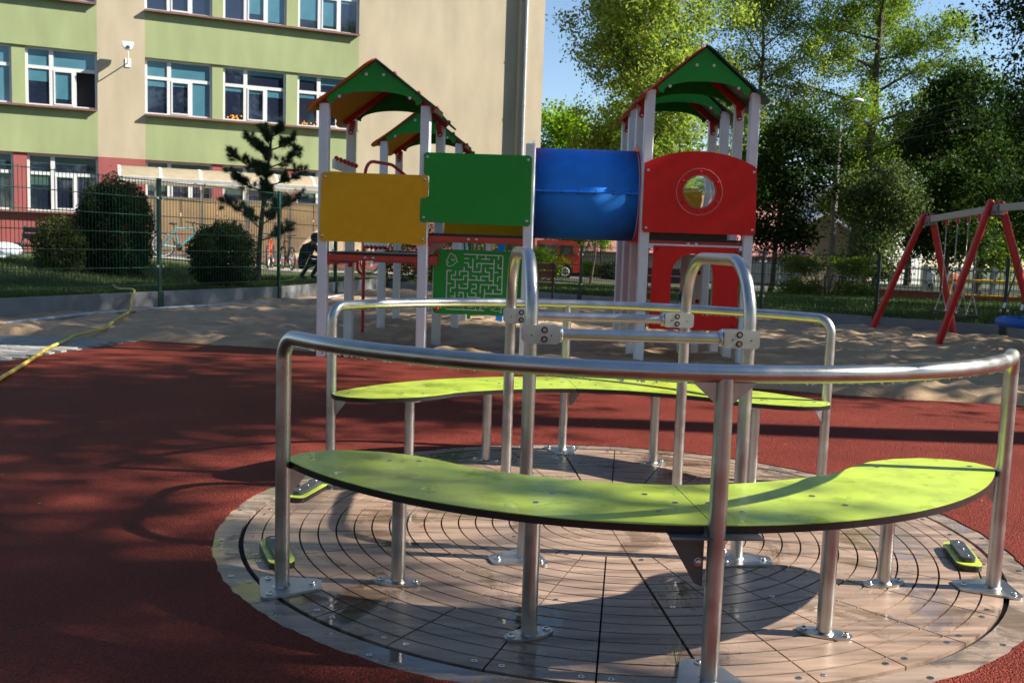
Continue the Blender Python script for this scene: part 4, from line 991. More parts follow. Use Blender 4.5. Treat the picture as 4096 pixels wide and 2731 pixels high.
tag(hs, 'yellow garden hose lying over the pavers and sand and under the green fence', 'hose')
b = B(); b.tube(catmull([Vector(p) for p in ((-6.2, 15.3, .27), (-5.9, 15.9, .27), (-5.3, 16.3, .28), (-5.05, 16.5, .45), (-4.95, 16.75, .75), (-4.93, 16.9, .85))]), .012, 8)
tag(b.build('hose', MATS['yellow_hose']), 'end of a yellow hose held by the crouching person behind the fence', 'hose')

# ================================================================== PEOPLE
def person(label, loc, rz, pose, shirt, trousers, shoes, hair, scale=1., fingers=False, group=None):
    J = dict(pelvis=(0, 0, .95), spine=(0, 0, 1.14), chest=(0, 0, 1.36), neck=(0, 0, 1.50), head=(0, -.02, 1.62), crown=(0, 0, 1.70))
    for s, n in ((-1, 'r'), (1, 'l')):
        J.update({'sh' + n: (s * .18, 0, 1.42), 'el' + n: (s * .24, .03, 1.14), 'wr' + n: (s * .25, -.06, .90), 'ha' + n: (s * .25, -.09, .84),
                  'hip' + n: (s * .095, 0, .90), 'kn' + n: (s * .10, -.02, .50), 'an' + n: (s * .10, .02, .09), 'to' + n: (s * .11, -.15, .04)})
    J.update(pose)
    rad = dict(pelvis=.135, spine=.125, chest=.145, neck=.055, head=.098, crown=.075, sh=.068, el=.043, wr=.030, ha=.036, hip=.092, kn=.060, an=.042, to=.036)
    E = [('pelvis', 'spine'), ('spine', 'chest'), ('chest', 'neck'), ('neck', 'head'), ('head', 'crown')]
    for n in 'rl': E += [('chest', 'sh' + n), ('sh' + n, 'el' + n), ('el' + n, 'wr' + n), ('wr' + n, 'ha' + n), ('pelvis', 'hip' + n), ('hip' + n, 'kn' + n), ('kn' + n, 'an' + n), ('an' + n, 'to' + n)]
    R = {k: rad.get(k, rad.get(k[:-1], .05)) for k in J}
    if fingers:
        for n in 'rl':
            h = Vector(J['ha' + n]); d = (h - Vector(J['wr' + n])).normalized(); side = d.orthogonal().normalized(); up_ = d.cross(side)
            for i, (o_, l_) in enumerate(((-.027, .062), (-.009, .074), (.009, .070), (.026, .055))):
                a = h + side * o_ + d * .035; c = a + d * l_ * .5 - up_ * .01; e = a + d * l_ * .75 - up_ * .04
                J[f'f{i}a{n}'] = a; J[f'f{i}b{n}'] = c; J[f'f{i}c{n}'] = e
                for k, r in (('a', .0095), ('b', .009), ('c', .0075)): R[f'f{i}{k}{n}'] = r
                E += [('ha' + n, f'f{i}a{n}'), (f'f{i}a{n}', f'f{i}b{n}'), (f'f{i}b{n}', f'f{i}c{n}')]
            a = h - side * .035 - d * .005; c = a - side * .025 + d * .03
            J['ta' + n] = a; J['tb' + n] = c; R['ta' + n] = .011; R['tb' + n] = .009; E += [('ha' + n, 'ta' + n), ('ta' + n, 'tb' + n)]
    keys = list(J); idx = {k: i for i, k in enumerate(keys)}
    me = bpy.data.meshes.new('person'); me.from_pydata([tuple(Vector(J[k]) * scale) for k in keys], [(idx[a], idx[b_]) for a, b_ in E], [])
    o = bpy.data.objects.new('body_tmp', me); COL.objects.link(o); o.modifiers.new('skin', 'SKIN'); s_ = o.modifiers.new('sub', 'SUBSURF'); s_.levels = 2; s_.render_levels = 2
    for k in keys: me.skin_vertices[0].data[idx[k]].radius = (R[k] * scale, R[k] * scale * (.8 if k in ('chest', 'spine', 'pelvis') else 1))
    me.skin_vertices[0].data[idx['pelvis']].use_root = True
    dg = bpy.context.evaluated_depsgraph_get(); m2 = bpy.data.meshes.new_from_object(o.evaluated_get(dg)); bpy.data.objects.remove(o); m2.name = 'person'
    for m_ in (SKIN, shirt, trousers, shoes): m2.materials.append(m_)
    cls = {}
    for a, b_ in E:
        c = 1
        if 'head' in (a, b_) or a.startswith(('wr', 'ha', 'f', 'ta')): c = 0
        elif a.startswith(('hip', 'kn')) or b_.startswith('hip'): c = 2
        elif a.startswith('an'): c = 3
        cls[(a, b_)] = c
    segs = [(np.array(J[a]) * scale, np.array(J[b_]) * scale, c) for (a, b_), c in cls.items()]
    for p in m2.polygons:
        x = np.array(p.center); best = None
        for a, b_, c in segs:
            t = np.clip(np.dot(x - a, b_ - a) / max(1e-9, np.dot(b_ - a, b_ - a)), 0, 1); d = np.linalg.norm(x - a - (b_ - a) * t)
            if best is None or d < best[0]: best = (d, c)
        p.material_index = best[1]
    m2.shade_smooth()
    r = bpy.data.objects.new('person', m2); COL.objects.link(r); r.location = loc; r.rotation_euler = (0, 0, rz); tag(r, label, 'person', group)
    hd = Vector(J['head']) * scale; nk = Vector(J['neck']) * scale; upd = (Vector(J['crown']) * scale - nk).normalized(); fd = Vector((0, -1, 0)); fd = (fd - upd * fd.dot(upd)).normalized(); sd = fd.cross(upd)
    b = B(); c0 = hd + upd * .035 * scale - fd * .02 * scale; b.sph(c0, .108 * scale, 14, 8, (.95, 1.0, .95)); b.build('hair', hair, r)
    b = B()
    for s in (-1, 1): b.sph(hd + fd * .09 * scale + sd * s * .033 * scale + upd * .008 * scale, .012 * scale, 6, 4)
    b.build('eyes', BLACK, r); b = B(); b.sph(hd + fd * .104 * scale - upd * .02 * scale, .016 * scale, 6, 4, (1, 1, 1.5)); b.build('nose', SKIN, r)
    return r
cl = lambda n, c: M(n, c, rough=.85, var=.12, scale=12)
DK = cl('dark_jacket', (.012, .014, .022)); JEANS = cl('dark_jeans', (.022, .03, .06)); HAIRD = M('dark_hair', (.02, .014, .01), rough=.6)
crouch = dict(pelvis=(0, .10, .34), spine=(0, .04, .52), chest=(0, -.10, .68), neck=(0, -.20, .79), head=(0, -.27, .88), crown=(0, -.27, .97),
              shr=(-.18, -.11, .72), shl=(.18, -.11, .72), elr=(-.22, -.28, .52), ell=(.22, -.28, .52), wrr=(-.10, -.46, .50), wrl=(.12, -.48, .48), har=(-.07, -.50, .50), hal=(.09, -.52, .48),
              hipr=(-.10, .06, .32), hipl=(.10, .06, .32), knr=(-.16, -.30, .46), knl=(.16, -.32, .44), anr=(-.13, .0, .09), anl=(.13, -.05, .09), tor=(-.15, -.17, .04), tol=(.15, -.22, .04))
person('person in a dark jacket and jeans crouching behind the fence and holding the hose end', (-5.12, 17.25, .26), R_(62), crouch, DK, JEANS, BLACK, HAIRD, 1.05, True)
FZ = -.80
person('person in pale blue top and red trousers, leftmost behind the grey railings', (15.1, 39.5, FZ), R_(170), {}, cl('pale_blue_top', (.42, .45, .55)), cl('red_trousers', (.25, .03, .04)), BLACK, HAIRD, .92, False, 'people behind the grey railings')
person('person in red sweater standing beside the leftmost one of the group behind the railings', (15.75, 39.8, FZ), R_(150), {}, cl('red_sweater', (.45, .03, .05)), cl('black_trousers', (.02, .02, .025)), BLACK, HAIRD, .93, False, 'people behind the grey railings')
person('person in light grey jacket and light trousers behind the grey railings', (16.95, 39.6, FZ), R_(175), dict(wrl=(.2, -.2, 1.15), hal=(.16, -.26, 1.2)), cl('light_grey_jacket', (.5, .5, .52)), cl('light_trousers', (.45, .45, .45)), WHT, HAIRD, .95, False, 'people behind the grey railings')
person('person in grey top and black shorts with bare legs walking behind the railings', (18.75, 39.7, FZ), R_(150), dict(knr=(-.1, -.18, .52), anr=(-.1, -.10, .1), tor=(-.1, -.28, .07)), cl('grey_white_top', (.55, .56, .58)), cl('black_shorts', (.018, .018, .02)), WHT, HAIRD, .96, False, 'people behind the grey railings')
person('person in an orange red top standing behind the railings, rightmost of the group', (20.0, 40.0, FZ), R_(190), {}, cl('orange_red_top', (.5, .10, .04)), cl('navy_trousers', (.02, .025, .05)), BLACK, HAIRD, .94, False, 'people behind the grey railings')

# ================================================================== BICYCLES
def bicycle(label, loc, rz, col):
    r = thing('bicycle', label, 'bicycle', loc, rz, 'bicycles at the shelter'); WR = .335
    for x in (-.52, .52):
        c = (x, 0, WR); b = B(); b.tube([(x + (WR - .02) * math.cos(t), 0, WR + (WR - .02) * math.sin(t)) for t in np.linspace(0, 2 * math.pi, 40, endpoint=False)], .021, 8, closed=True); w = b.build('wheel', BLACK, r)
        b = B(); b.tube([(x + (WR - .048) * math.cos(t), 0, WR + (WR - .048) * math.sin(t)) for t in np.linspace(0, 2 * math.pi, 36, endpoint=False)], .010, 6, closed=True); b.build('rim', STM, w)
        b = B(); b.cyl((x, -.04, WR), (x, .04, WR), .02, 8)
        for i in range(16): t = 2 * math.pi * i / 16; b.cyl((x, .02 * (-1) ** i, WR), (x + (WR - .05) * math.cos(t), 0, WR + (WR - .05) * math.sin(t)), .0016, 4)
        b.build('spokes', STM, w)
        b = B(); b.box((x + .2 * (1 if x > 0 else -1) * .3, .004, WR + .16), (.05, .012, .03)); b.build('reflector', M('orange_reflector', (.8, .22, .01), rough=.3), w)
    bb = (-.08, 0, .29); st = (-.2, 0, .80); hd1, hd0 = (.33, 0, .83), (.37, 0, .68); b = B()
    for p, q, rr_ in ((bb, st, .017), (bb, hd0, .021), (st, hd1, .018), ((-.185, 0, .72), (-.52, .05, WR), .010), ((-.185, 0, .72), (-.52, -.05, WR), .010), (bb, (-.52, .05, WR), .011), (bb, (-.52, -.05, WR), .011), (hd0, hd1, .023)): b.cyl(p, q, rr_, 10)
    b.build('frame', col, r)
    b = B()
    for s in (-.055, .055): b.tube([(.375, s * .8, .66), (.42, s, .58), (.52, s, WR)], .014, 8)
    b.build('fork', BLACK, r); b = B(); b.cyl(hd1, (.30, 0, .96), .014, 8); b.tube([(.22, -.30, .99), (.30, -.18, .98), (.33, 0, .965), (.30, .18, .98), (.22, .30, .99)], .013, 8); b.build('handlebar', BLACK, r)
    b = B(); b.cyl(st, (-.225, 0, .90), .013, 8); b.sph((-.24, 0, .925), .13, 12, 6, (1, .5, .25)); b.build('saddle', BLACK, r)
    b = B(); b.cyl((-.08, -.02, .29), (-.08, .02, .29), .09, 20); b.bar((-.08, -.06, .29), (-.0, -.06, .15), .02, .015); b.bar((-.08, .06, .29), (-.16, .06, .43), .02, .015); b.bar((-.02, -.11, .15), (.03, -.11, .15), .08, .02); b.build('crank', BLACK, r)
    return r
def colm(n, c): return M(n, c, rough=.3, var=.05)
bk = bicycle('turquoise bicycle parked at the shelter between the big bush and the round bush', (0, 0, 0), 0, colm('turquoise_paint', (.03, .26, .31)))
def place_bike(s, d, rz, label=None, col=None, first=False):
    x, y, _ = SP(s, d, 0); z = lawn_z(x, y) + .02
    if first: bk.location = (x, y, z); bk.rotation_euler = (0, 0, rz); return
    r = dup(bk, (x, y, z), rz, label)
    for c in r.children:
        if c.name.startswith('frame'): c.material_slots[0].link = 'OBJECT'; c.material_slots[0].material = col
place_bike(.75, 4.3, BA + R_(18), first=True)
place_bike(-.15, 4.3, BA + R_(60), 'dark red bicycle at the shelter, half hidden by the big dark bush', colm('dark_red_paint', (.22, .02, .02)))
place_bike(1.35, 4.0, BA + R_(70), 'pale grey bicycle at the shelter, half hidden by the round bush', colm('pale_grey_paint', (.5, .5, .52)))
place_bike(3.1, 4.5, BA + R_(75), 'orange red bicycle at the shelter behind the small pine', colm('orange_red_paint', (.6, .07, .02)))
place_bike(3.6, 4.4, BA + R_(95), 'black bicycle at the shelter just right of the orange red one', colm('black_paint', (.015, .015, .018)))
place_bike(4.9, 4.7, BA + R_(80), 'blue bicycle at the shelter beside the crouching person', colm('blue_paint', (.02, .16, .50)))
place_bike(6.3, 5.0, BA + R_(20), 'dark green bicycle seen under the yellow panel between white posts', colm('dark_green_paint', (.02, .08, .05)))

# ================================================================== RED VAN AND ROAD
def road():
    vs = []; n = 24
    for i in range(n + 1):
        x = -14 + 44 * i / n
        for dy in (0, 5.5): y = 40.6 + dy; vs.append((x, y, lawn_z(x, y) + .02))
    b = B(); b.add(vs, [(2 * i, 2 * i + 2, 2 * i + 3, 2 * i + 1) for i in range(n)]); return struct(b.build('road', M('asphalt', (.06, .06, .063), rough=.9, var=.15, bump=.4), smooth=False))
road()
VZ = lawn_z(1.5, 42.) + .02
van = thing('red_van', 'red passenger van with silver wheels parked behind the mesh fence', 'van', (.72, 42.4, VZ), 0)
vred = M('van_red_paint', (.52, .035, .018), rough=.25, coat=.7, var=.02); vgl = M('van_glass', (.012, .014, .016), rough=.05, spec=.8)
side = [(1.98, .32), (2.02, .62), (2.0, .95), (1.90, 1.62), (1.82, 1.74), (1.6, 1.79), (.2, 1.80), (-.55, 1.74), (-1.25, 1.12), (-1.85, .98), (-2.02, .75), (-2.03, .40), (-1.9, .28), (1.85, .26)]
b = B(); b.prism(side, (0, 0, 0), (1, 0, 0), Z3, -.80, .80); b.build('body', vred, van, bevel=.05)
for y in (-.806, .806):
    for nm, q in (('rear_window', [(1.02, 1.12), (1.72, 1.12), (1.64, 1.56), (1.04, 1.58)]), ('side_window', [(.02, 1.12), (.86, 1.12), (.86, 1.58), (.02, 1.60)]), ('front_window', [(-1.1, 1.12), (-.1, 1.12), (-.1, 1.6), (-.5, 1.6)])):
        b = B(); b.prism(q, (0, y, 0), (1, 0, 0), Z3, -.006, .006); b.build(nm, vgl, van)
    b = B(); b.bar((.94, y, .4), (.94, y, 1.7), .012, .012, (0, 1, 0)); b.bar((-.03, y, .4), (-.03, y, 1.7), .012, .012, (0, 1, 0)); b.build('door_seam', BLACK, van)
    b = B(); b.bar((.75, y * 1.02, 1.02), (.9, y * 1.02, 1.02), .025, .03, Z3); b.build('door_handle', BLACK, van)
    b = B(); b.prism([(1.80, .95), (1.96, .95), (1.92, 1.25), (1.82, 1.25)], (0, y, 0), (1, 0, 0), Z3, -.012, .012); b.build('tail_light', M('tail_lamp', (.5, .02, .01), rough=.2), van)
    for x in (1.28, -1.30):
        b = B(); b.cyl((x, y - .11 * (1 if y > 0 else -.1), .30), (x, y + .02 * (1 if y > 0 else -1), .30), .31, 28); wl = b.build('wheel', BLACK, van)
        yy = y + .03 * (1 if y > 0 else -1); b = B(); b.cyl((x, yy, .30), (x, yy - .01, .30), .06, 14); b.tube([(x + .19 * math.cos(t), yy, .30 + .19 * math.sin(t)) for t in np.linspace(0, 2 * math.pi, 28, endpoint=False)], .024, 8, closed=True)
        for i in range(7): t = 2 * math.pi * i / 7; b.bar((x + .04 * math.cos(t), yy, .30 + .04 * math.sin(t)), (x + .2 * math.cos(t), yy, .30 + .2 * math.sin(t)), .06, .02, (0, 1, 0))
        b.build('rim', M('silver_rim', (.7, .7, .7), rough=.3, metal=.5), wl)
        b = B(); b.cyl((x, y * .995, .32), (x, y * 1.003, .32), .38, 28); b.build('wheel_arch', BLACK, van)
b = B(); b.bar((2.0, -.75, .5), (2.0, .75, .5), .12, .2, Z3); b.build('bumper', BLACK, van, bevel=.03)

# ================================================================== FAR BUILDINGS, RAILINGS, POLE
def house(label, loc, rz, w, d, h, hr, wall, roofm, wins=()):
    r = thing('house', label, 'house', loc, rz); b = B(); b.prism([(-w / 2, -2), (w / 2, -2), (w / 2, h), (0, h + hr), (-w / 2, h)], (0, 0, 0), (1, 0, 0), Z3, -d / 2, d / 2); b.build('wall', wall, r, smooth=False)
    for s in (-1, 1):
        e = Vector((s * (w / 2 + .4), 0, h - .4 * hr / (w / 2))); b = B(); o = Vector((0, 0, h + hr + .03)); dv = (e - o)
        b.bar(o + Vector((0, 0, .02)), e + Vector((0, 0, .02)), d + .8, .12, Vector((0, 0, 1)) - dv.normalized() * dv.normalized().z); b.build('roof', roofm, r, smooth=False)
    for x, z, ww, wh in wins:
        b = B(); b.box((x, -d / 2 - .02, z), (ww, .06, wh)); f = b.build('window', WHT, r, smooth=False); b = B(); b.box((x, -d / 2 - .04, z), (ww - .16, .05, wh - .16)); b.build('pane', PANE, f, smooth=False)
    return r
house('low tan house with a pale metal gable roof far behind the trees', (18.2, 60, -.6), R_(8), 6.4, 9, 2.6, 1.9, M('tan_wall', (.30, .22, .16), rough=.9), M('zinc_roof', (.55, .60, .68), rough=.4))
house('long pale building with a pink tiled roof behind the red van', (2., 58, -.6), R_(90), 9, 30, 1.9, 3.4, M('pale_wall', (.42, .40, .36), rough=.9), M('pink_tile_roof', (.42, .17, .16), rough=.8, bump=.8, bscale=12, bdist=.08), ())
hp_ = house('pink rendered wing with dark windows seen between the tower posts', (-4.2, 47, -.4), 0, 9, 6, 4.2, 1.2, PR_, M('dark_roof', (.08, .07, .07), rough=.8), ((-2.6, 2.2, 1.1, 1.4), (-.6, 2.2, 1.1, 1.4), (1.4, 2.2, 1.1, 1.4), (3.2, 2.2, 1.1, 1.4)))
house('white house glimpsed through the leaves to the right of the lamp pole', (24, 70, -.8), R_(20), 10, 9, 5., 2.5, M('white_wall', (.7, .7, .68), rough=.9), M('grey_roof', (.3, .3, .32), rough=.7))
def railings(label, P, zb_of, h, pitch, mat, name='railing', r=.012, base=None):
    root = thing(name, label, 'railing', (*P[0], zb_of(*P[0]))); 
    for (x0, y0), (x1, y1) in zip(P[:-1], P[1:]):
        a = Vector((x0, y0, zb_of(x0, y0))); e = Vector((x1, y1, zb_of(x1, y1))); n = int((e - a).length / pitch); b = B()
        for i in range(n + 1): p = a + (e - a) * i / n; b.tube([p + Vector((0, 0, .12)), p + Vector((0, 0, h))], r, 4, cap=False)
        stuff(b.build('paling', mat, root, world=True, smooth=False)); b = B()
        for f in (.2, .55, .9): b.bar(a + Vector((0, 0, h * f)), e + Vector((0, 0, h * f)), .04, .04, Z3)
        b.build('rail', mat, root, world=True, smooth=False)
    for x, y in P: b = B(); z = zb_of(x, y); b.box((x, y, z + h / 2), (.14, .14, h + .1)); b.build('post', mat, root, world=True)
    if base:
        for (x0, y0), (x1, y1) in zip(P[:-1], P[1:]):
            b = B(); b.bar((x0, y0 - .1, zb_of(x0, y0)), (x1, y1 - .1, zb_of(x1, y1)), .22, .5, Z3); b.build('brick_base', base, root, world=True, smooth=False)
    return root
BRK = M('brick_base', (.22, .07, .04), rough=.9, var=.3, scale=6); GRY = M('grey_railing', (.20, .22, .25), rough=.5)
railings('grey vertical railings on a low brick base behind the swings, people walking behind', [(12.2, 38.2), (14.6, 37.2), (17., 36.2), (19.4, 35.2), (22., 34.2), (26, 32.6)], lambda x, y: lawn_z(x, y) + .12, 1.35, .125, GRY, base=BRK)
railings('pale picket railing in front of the pink roofed building', [(-6, 47.5), (-2, 47.5), (2, 47.5), (6, 47.5), (10, 47.5), (14, 47.5)], lambda x, y: lawn_z(x, y), 1.25, .14, M('pale_railing', (.42, .41, .38), rough=.7), r=.03)
yb = thing('bike_barrier', 'yellow tubular barrier beside the grey railings at the right edge', 'barrier', (16.9, 33.4, lawn_z(16.9, 33.4)))
b = B(); b.tube(fillet([(-.1, 0, -.2), (-.1, 0, .88), (2.4, -.8, .88), (2.4, -.8, -.2)], .12, 6), .045, 10); b.build('hoop', M('yellow_paint', (.65, .36, .01), rough=.4), yb); b = B(); b.cyl((-.1, 0, .3), (2.4, -.8, .3), .035, 8); b.build('rail', MATS['yellow_paint'], yb)
LPZ = lawn_z(11.5, 32)
pole = thing('lamp_post', 'concrete lamp post with a curved arm and white lamp head', 'lamp post', (11.55, 32, LPZ))
b = B(); b.tube([(0, 0, -.3), (0, 0, 6.3)], [.15, .11], 8); b.build('post', M('concrete_post', (.24, .22, .19), rough=.9), pole)
b = B(); b.tube(catmull([Vector(p) for p in ((0, 0, 6.2), (.02, 0, 6.7), (.06, 0, 7.05), (.25, 0, 7.22), (.5, 0, 7.3))]), .035, 8); b.build('arm', MATS['grey_steel'], pole)
b = B(); b.sph((.62, 0, 7.32), .2, 12, 8, (1.15, .6, .45)); b.build('lamp_head', WHT, pole)
wr = thing('power_line', 'thin overhead wires running from the lamp post to the right through the trees', 'power line', (11.55, 32, 6.1))
for z, ye_, ze_ in ((5.95, 18, 8.1), (5.7, 18, 7.9), (5.4, 18, 7.35), (5.1, 18, 7.05)):
    b = B(); b.tube([(11.55 + (19 - 11.55) * t, 32 + (ye_ - 32) * t, z + LPZ + .4 + (ze_ - z - .4 - LPZ) * t - .35 * 4 * t * (1 - t)) for t in np.linspace(0, 1, 12)], .011, 5); b.build('wire', M('wire', (.16, .15, .14), rough=.5), wr, world=True)

# ================================================================== VEGETATION
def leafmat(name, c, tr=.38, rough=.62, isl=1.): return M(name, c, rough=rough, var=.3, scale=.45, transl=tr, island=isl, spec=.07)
def leaf_arrays(C, ln, wd, g, nrm=None, droop=0.):
    """rhombic, slightly folded leaves at the centres C; random directions"""
    n = len(C); d = g.normal(size=(n, 3)); d[:, 2] -= droop
    d /= np.linalg.norm(d, axis=1, keepdims=True) + 1e-9
    s = g.normal(size=(n, 3)); s -= d * (s * d).sum(1, keepdims=True); s /= np.linalg.norm(s, axis=1, keepdims=True) + 1e-9
    l = ln * g.uniform(.45, 1.5, (n, 1)); w = wd * g.uniform(.5, 1.45, (n, 1)); nn = np.cross(d, s)
    V = np.empty((n, 4, 3)); V[:, 0] = C - d * l / 2; V[:, 1] = C + s * w / 2 + nn * w * .15; V[:, 2] = C + d * l / 2; V[:, 3] = C - s * w / 2 + nn * w * .15
    return V.reshape(-1, 3), np.arange(n * 4, dtype=np.int32).reshape(n, 4)
def tree(name, label, cat, loc, h, cb, cr, nleaf, leaf, mat, seed, shape='round', trunk_r=None, nlimb=16, sig=.42, rise=.45, group=None, limbs=True, sub=6, lean=(0, 0), droop=0.):
    g = np.random.default_rng(seed); r = thing(name, label, cat, loc, 0, group); tr = trunk_r or h * .017
    tp = []; x = y = 0.
    for i in range(9):
        t = i / 8; tp.append(Vector((x + lean[0] * t, y + lean[1] * t, -.3 + (h * .93 + .3) * t))); x += g.normal() * h * .008; y += g.normal() * h * .008
    b = B(); b.tube(tp, [tr * (1.25 if i == 0 else 1) * (1 - .85 * i / 8) for i in range(9)], 9)
    def at(z): f = min(7.999, max(0, (z + .3) / (h * .93 + .3) * 8)); i = int(f); return tp[i].lerp(tp[i + 1], f - i)
    def env(f):
        if shape == 'round': return math.sqrt(max(.03, 1 - (2 * f - .95) ** 2))
        if shape == 'poplar': return max(.14, (1 - f) ** .55 * (.45 + .55 * min(1, f * 5)))
        if shape == 'cone': return max(.08, 1 - f)
        if shape == 'broad': return max(.2, min(1, f * 3 + .35) * math.sqrt(max(.02, 1 - max(0, f - .35) ** 2 / .45)))
        return 1.
    tips = []; lb = B()
    for i in range(nlimb):
        f = (i + g.uniform(.1, .9)) / nlimb; z = cb + (h - cb) * f * .93; a = i * 2.4 + g.normal() * .35; L = cr * env(f) * g.uniform(.75, 1.12)
        p0 = at(z); dv = Vector((math.cos(a), math.sin(a), rise * g.uniform(.3, 1.4))).normalized(); q = [p0]; cur = p0.copy(); dd = dv.copy()
        for k in range(5):
            dd = (dd + Vector((g.normal() * .16, g.normal() * .16, g.normal() * .1 + .04 - droop * .1))).normalized(); cur = cur + dd * L / 5; q.append(cur.copy())
        rb = tr * .38 * (1 - .6 * f); lb.tube(q, [rb * (1 - .16 * k) for k in range(6)], 5, cap=False)
        for k in range(1, 6):
            for m_ in range(sub // 2 if k < 3 else sub):
                e = q[k] + Vector(g.normal(size=3) * np.array([1, 1, .75]) * L * (.17 if k < 3 else .20)); tips.append((e, .5 if k < 3 else 1.))
                if m_ < 2 and limbs: lb.tube([q[k], q[k].lerp(e, .5) + Vector(g.normal(size=3) * .05), e], [rb * .3, rb * .2, .006], 4, cap=False)
    for i in range(5): tips.append((at(h) + Vector(tuple(g.normal(size=3) * cr * .14)), 1.))
    b.build('trunk', BARK, r)
    if limbs: lb.build('limb', BARK, r)
    T = np.array([tuple(t[0]) for t in tips]); wt = np.array([t[1] for t in tips]) * g.uniform(.3, 1.4, len(tips)); wt /= wt.sum()
    ci = g.choice(len(T), nleaf, p=wt); C = T[ci] + g.normal(size=(nleaf, 3)) * sig * np.array([1, 1, .7]) * g.uniform(.5, 1.25, (nleaf, 1))
    C = C[C[:, 2] > cb * .35 - .2]
    V, F = leaf_arrays(C, leaf, leaf * .62, g, droop=.4)
    o = np_mesh('crown', V, F, mat, r); return r
def bush(name, label, cat, loc, rx, ry, h, nleaf, leaf, mat, seed, box=False, group=None, stems=8, zmin=.0, core=.55):
    g = np.random.default_rng(seed); r = thing(name, label, cat, loc, 0, group); b = B()
    for i in range(stems):
        a = g.uniform(0, 6.28); rr_ = g.uniform(.2, .8); b.tube([(.1 * math.cos(a), .1 * math.sin(a), -.1), (rx * rr_ * .6 * math.cos(a), ry * rr_ * .6 * math.sin(a), h * .45), (rx * rr_ * math.cos(a + .2), ry * rr_ * math.sin(a + .2), h * .85)], [.022, .016, .006], 5, cap=False)
    b.build('stem', BARK, r)
    u = g.normal(size=(nleaf, 3)); u /= np.linalg.norm(u, axis=1, keepdims=True)
    if not box: u = np.sign(u) * np.abs(u) ** .88; u /= (np.abs(u) ** 2.25).sum(1, keepdims=True) ** (1 / 2.25)
    if box: u = np.sign(u) * np.abs(u) ** .45; u /= np.max(np.abs(u), axis=1, keepdims=True)
    rad = g.uniform(core * .5, 1., (nleaf, 1)) ** .5; rad = np.where(g.uniform(size=(nleaf, 1)) < .07, rad * g.uniform(1., 1.14, (nleaf, 1)), rad)
    lump = 1 + .10 * np.sin(u[:, :1] * 5 + seed) * np.cos(u[:, 1:2] * 6 + seed * 2) + .06 * np.sin(u[:, 2:] * 8 + u[:, :1] * 7)
    C = u * rad * lump * np.array([rx, ry, h / 2]) + np.array([0, 0, h / 2]); C = C[C[:, 2] > zmin] + 0
    V, F = leaf_arrays(C, leaf, leaf * .6, g); np_mesh('foliage', V, F, mat, r); return r
L_POP = leafmat('poplar_leaf', (.19, .25, .05), .5); L_MAP = leafmat('maple_leaf', (.17, .28, .03), .5); L_DK = leafmat('dark_leaf', (.028, .055, .012), .32)  # dark leaf colour holds the shade side of the big right tree
L_MID = leafmat('mid_leaf', (.13, .19, .03), .48); L_WIL = leafmat('willow_leaf', (.11, .15, .05), .38); L_BSH = leafmat('shaded_privet_leaf', (.024, .042, .014), .25); L_OLV = leafmat('olive_leaf', (.07, .085, .022), .3)  # clipped bush leaf darkened in colour for the shade it stands in
tree('tall_tree', 'tall pale green poplar with yellowing leaves behind the right tower roof', 'tree', (4.7, 37.5, lawn_z(4.7, 37)), 17., 2.6, 4.1, 95000, .155, L_POP, 11, 'broad', .26, 26, .42, .75)
tree('maple_tree', 'bright green maple right beside the corner of the school', 'tree', (2.0, 46, -.4), 8.6, 1.5, 2.9, 22000, .17, L_MAP, 12, 'round', .14, 14, .4)
tree('tall_tree', 'tall tree with a straight dark trunk behind the lamp post', 'tree', (17.8, 48.5, -.7), 21., 3.6, 4.9, 95000, .14, L_MID, 13, 'broad', .34, 24, .40, .55)
tree('poplar_tree', 'yellow green poplar standing between the tower roof and the lamp post', 'tree', (12., 48., -.7), 18., 4., 3.4, 50000, .14, L_POP, 23, 'broad', .24, 20, .42, .8)
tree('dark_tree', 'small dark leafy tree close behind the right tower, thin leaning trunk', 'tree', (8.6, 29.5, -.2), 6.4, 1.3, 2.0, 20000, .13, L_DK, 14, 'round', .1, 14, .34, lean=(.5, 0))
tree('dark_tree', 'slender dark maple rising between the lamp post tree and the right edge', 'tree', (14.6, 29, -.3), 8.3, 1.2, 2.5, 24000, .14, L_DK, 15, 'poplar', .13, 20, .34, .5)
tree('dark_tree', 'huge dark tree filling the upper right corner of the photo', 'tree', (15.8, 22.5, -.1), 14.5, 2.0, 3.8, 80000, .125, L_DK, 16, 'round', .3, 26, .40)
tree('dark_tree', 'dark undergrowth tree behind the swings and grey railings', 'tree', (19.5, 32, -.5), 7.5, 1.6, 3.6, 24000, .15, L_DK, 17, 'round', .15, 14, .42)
tree('willow_shrub', 'loose pale green willow-like shrub at the foot of the lamp post', 'shrub', (11.7, 28.0, -.2), 4.3, .5, 1.75, 16000, .11, L_WIL, 18, 'round', .07, 14, .3, 1.1)
bush('hedge', 'clipped dark hedge on the lawn beyond the low fence, behind the right swing leg', 'hedge', (8.9, 24.3, lawn_z(8.9, 24) - .05), 1.35, .5, 1.25, 11000, .075, L_MID, 19, True)
tree('young_tree', 'young yellow green tree beside the road right of the red van', 'tree', (4.0, 45, -.45), 3.6, 1.7, 1.0, 4500, .12, L_MAP, 20, 'round', .07, 9, .26)
tree('young_tree', 'thin dark young tree in front of the rear end of the red van', 'tree', (2.55, 33.5, -.2), 3.9, 2.2, .8, 2500, .11, L_MID, 27, 'round', .06, 7, .24, lean=(.22, 0))
bush('bush', 'round dark green bush beside the road under the blue tunnel', 'bush', (4.7, 42.9, -.45), 1.1, .8, 1.15, 6000, .08, L_BSH, 21)
bush('bush', 'bright green low bush just behind the red van', 'bush', (3.3, 46.4, -.45), 1., .7, 1., 5000, .09, L_MAP, 22)
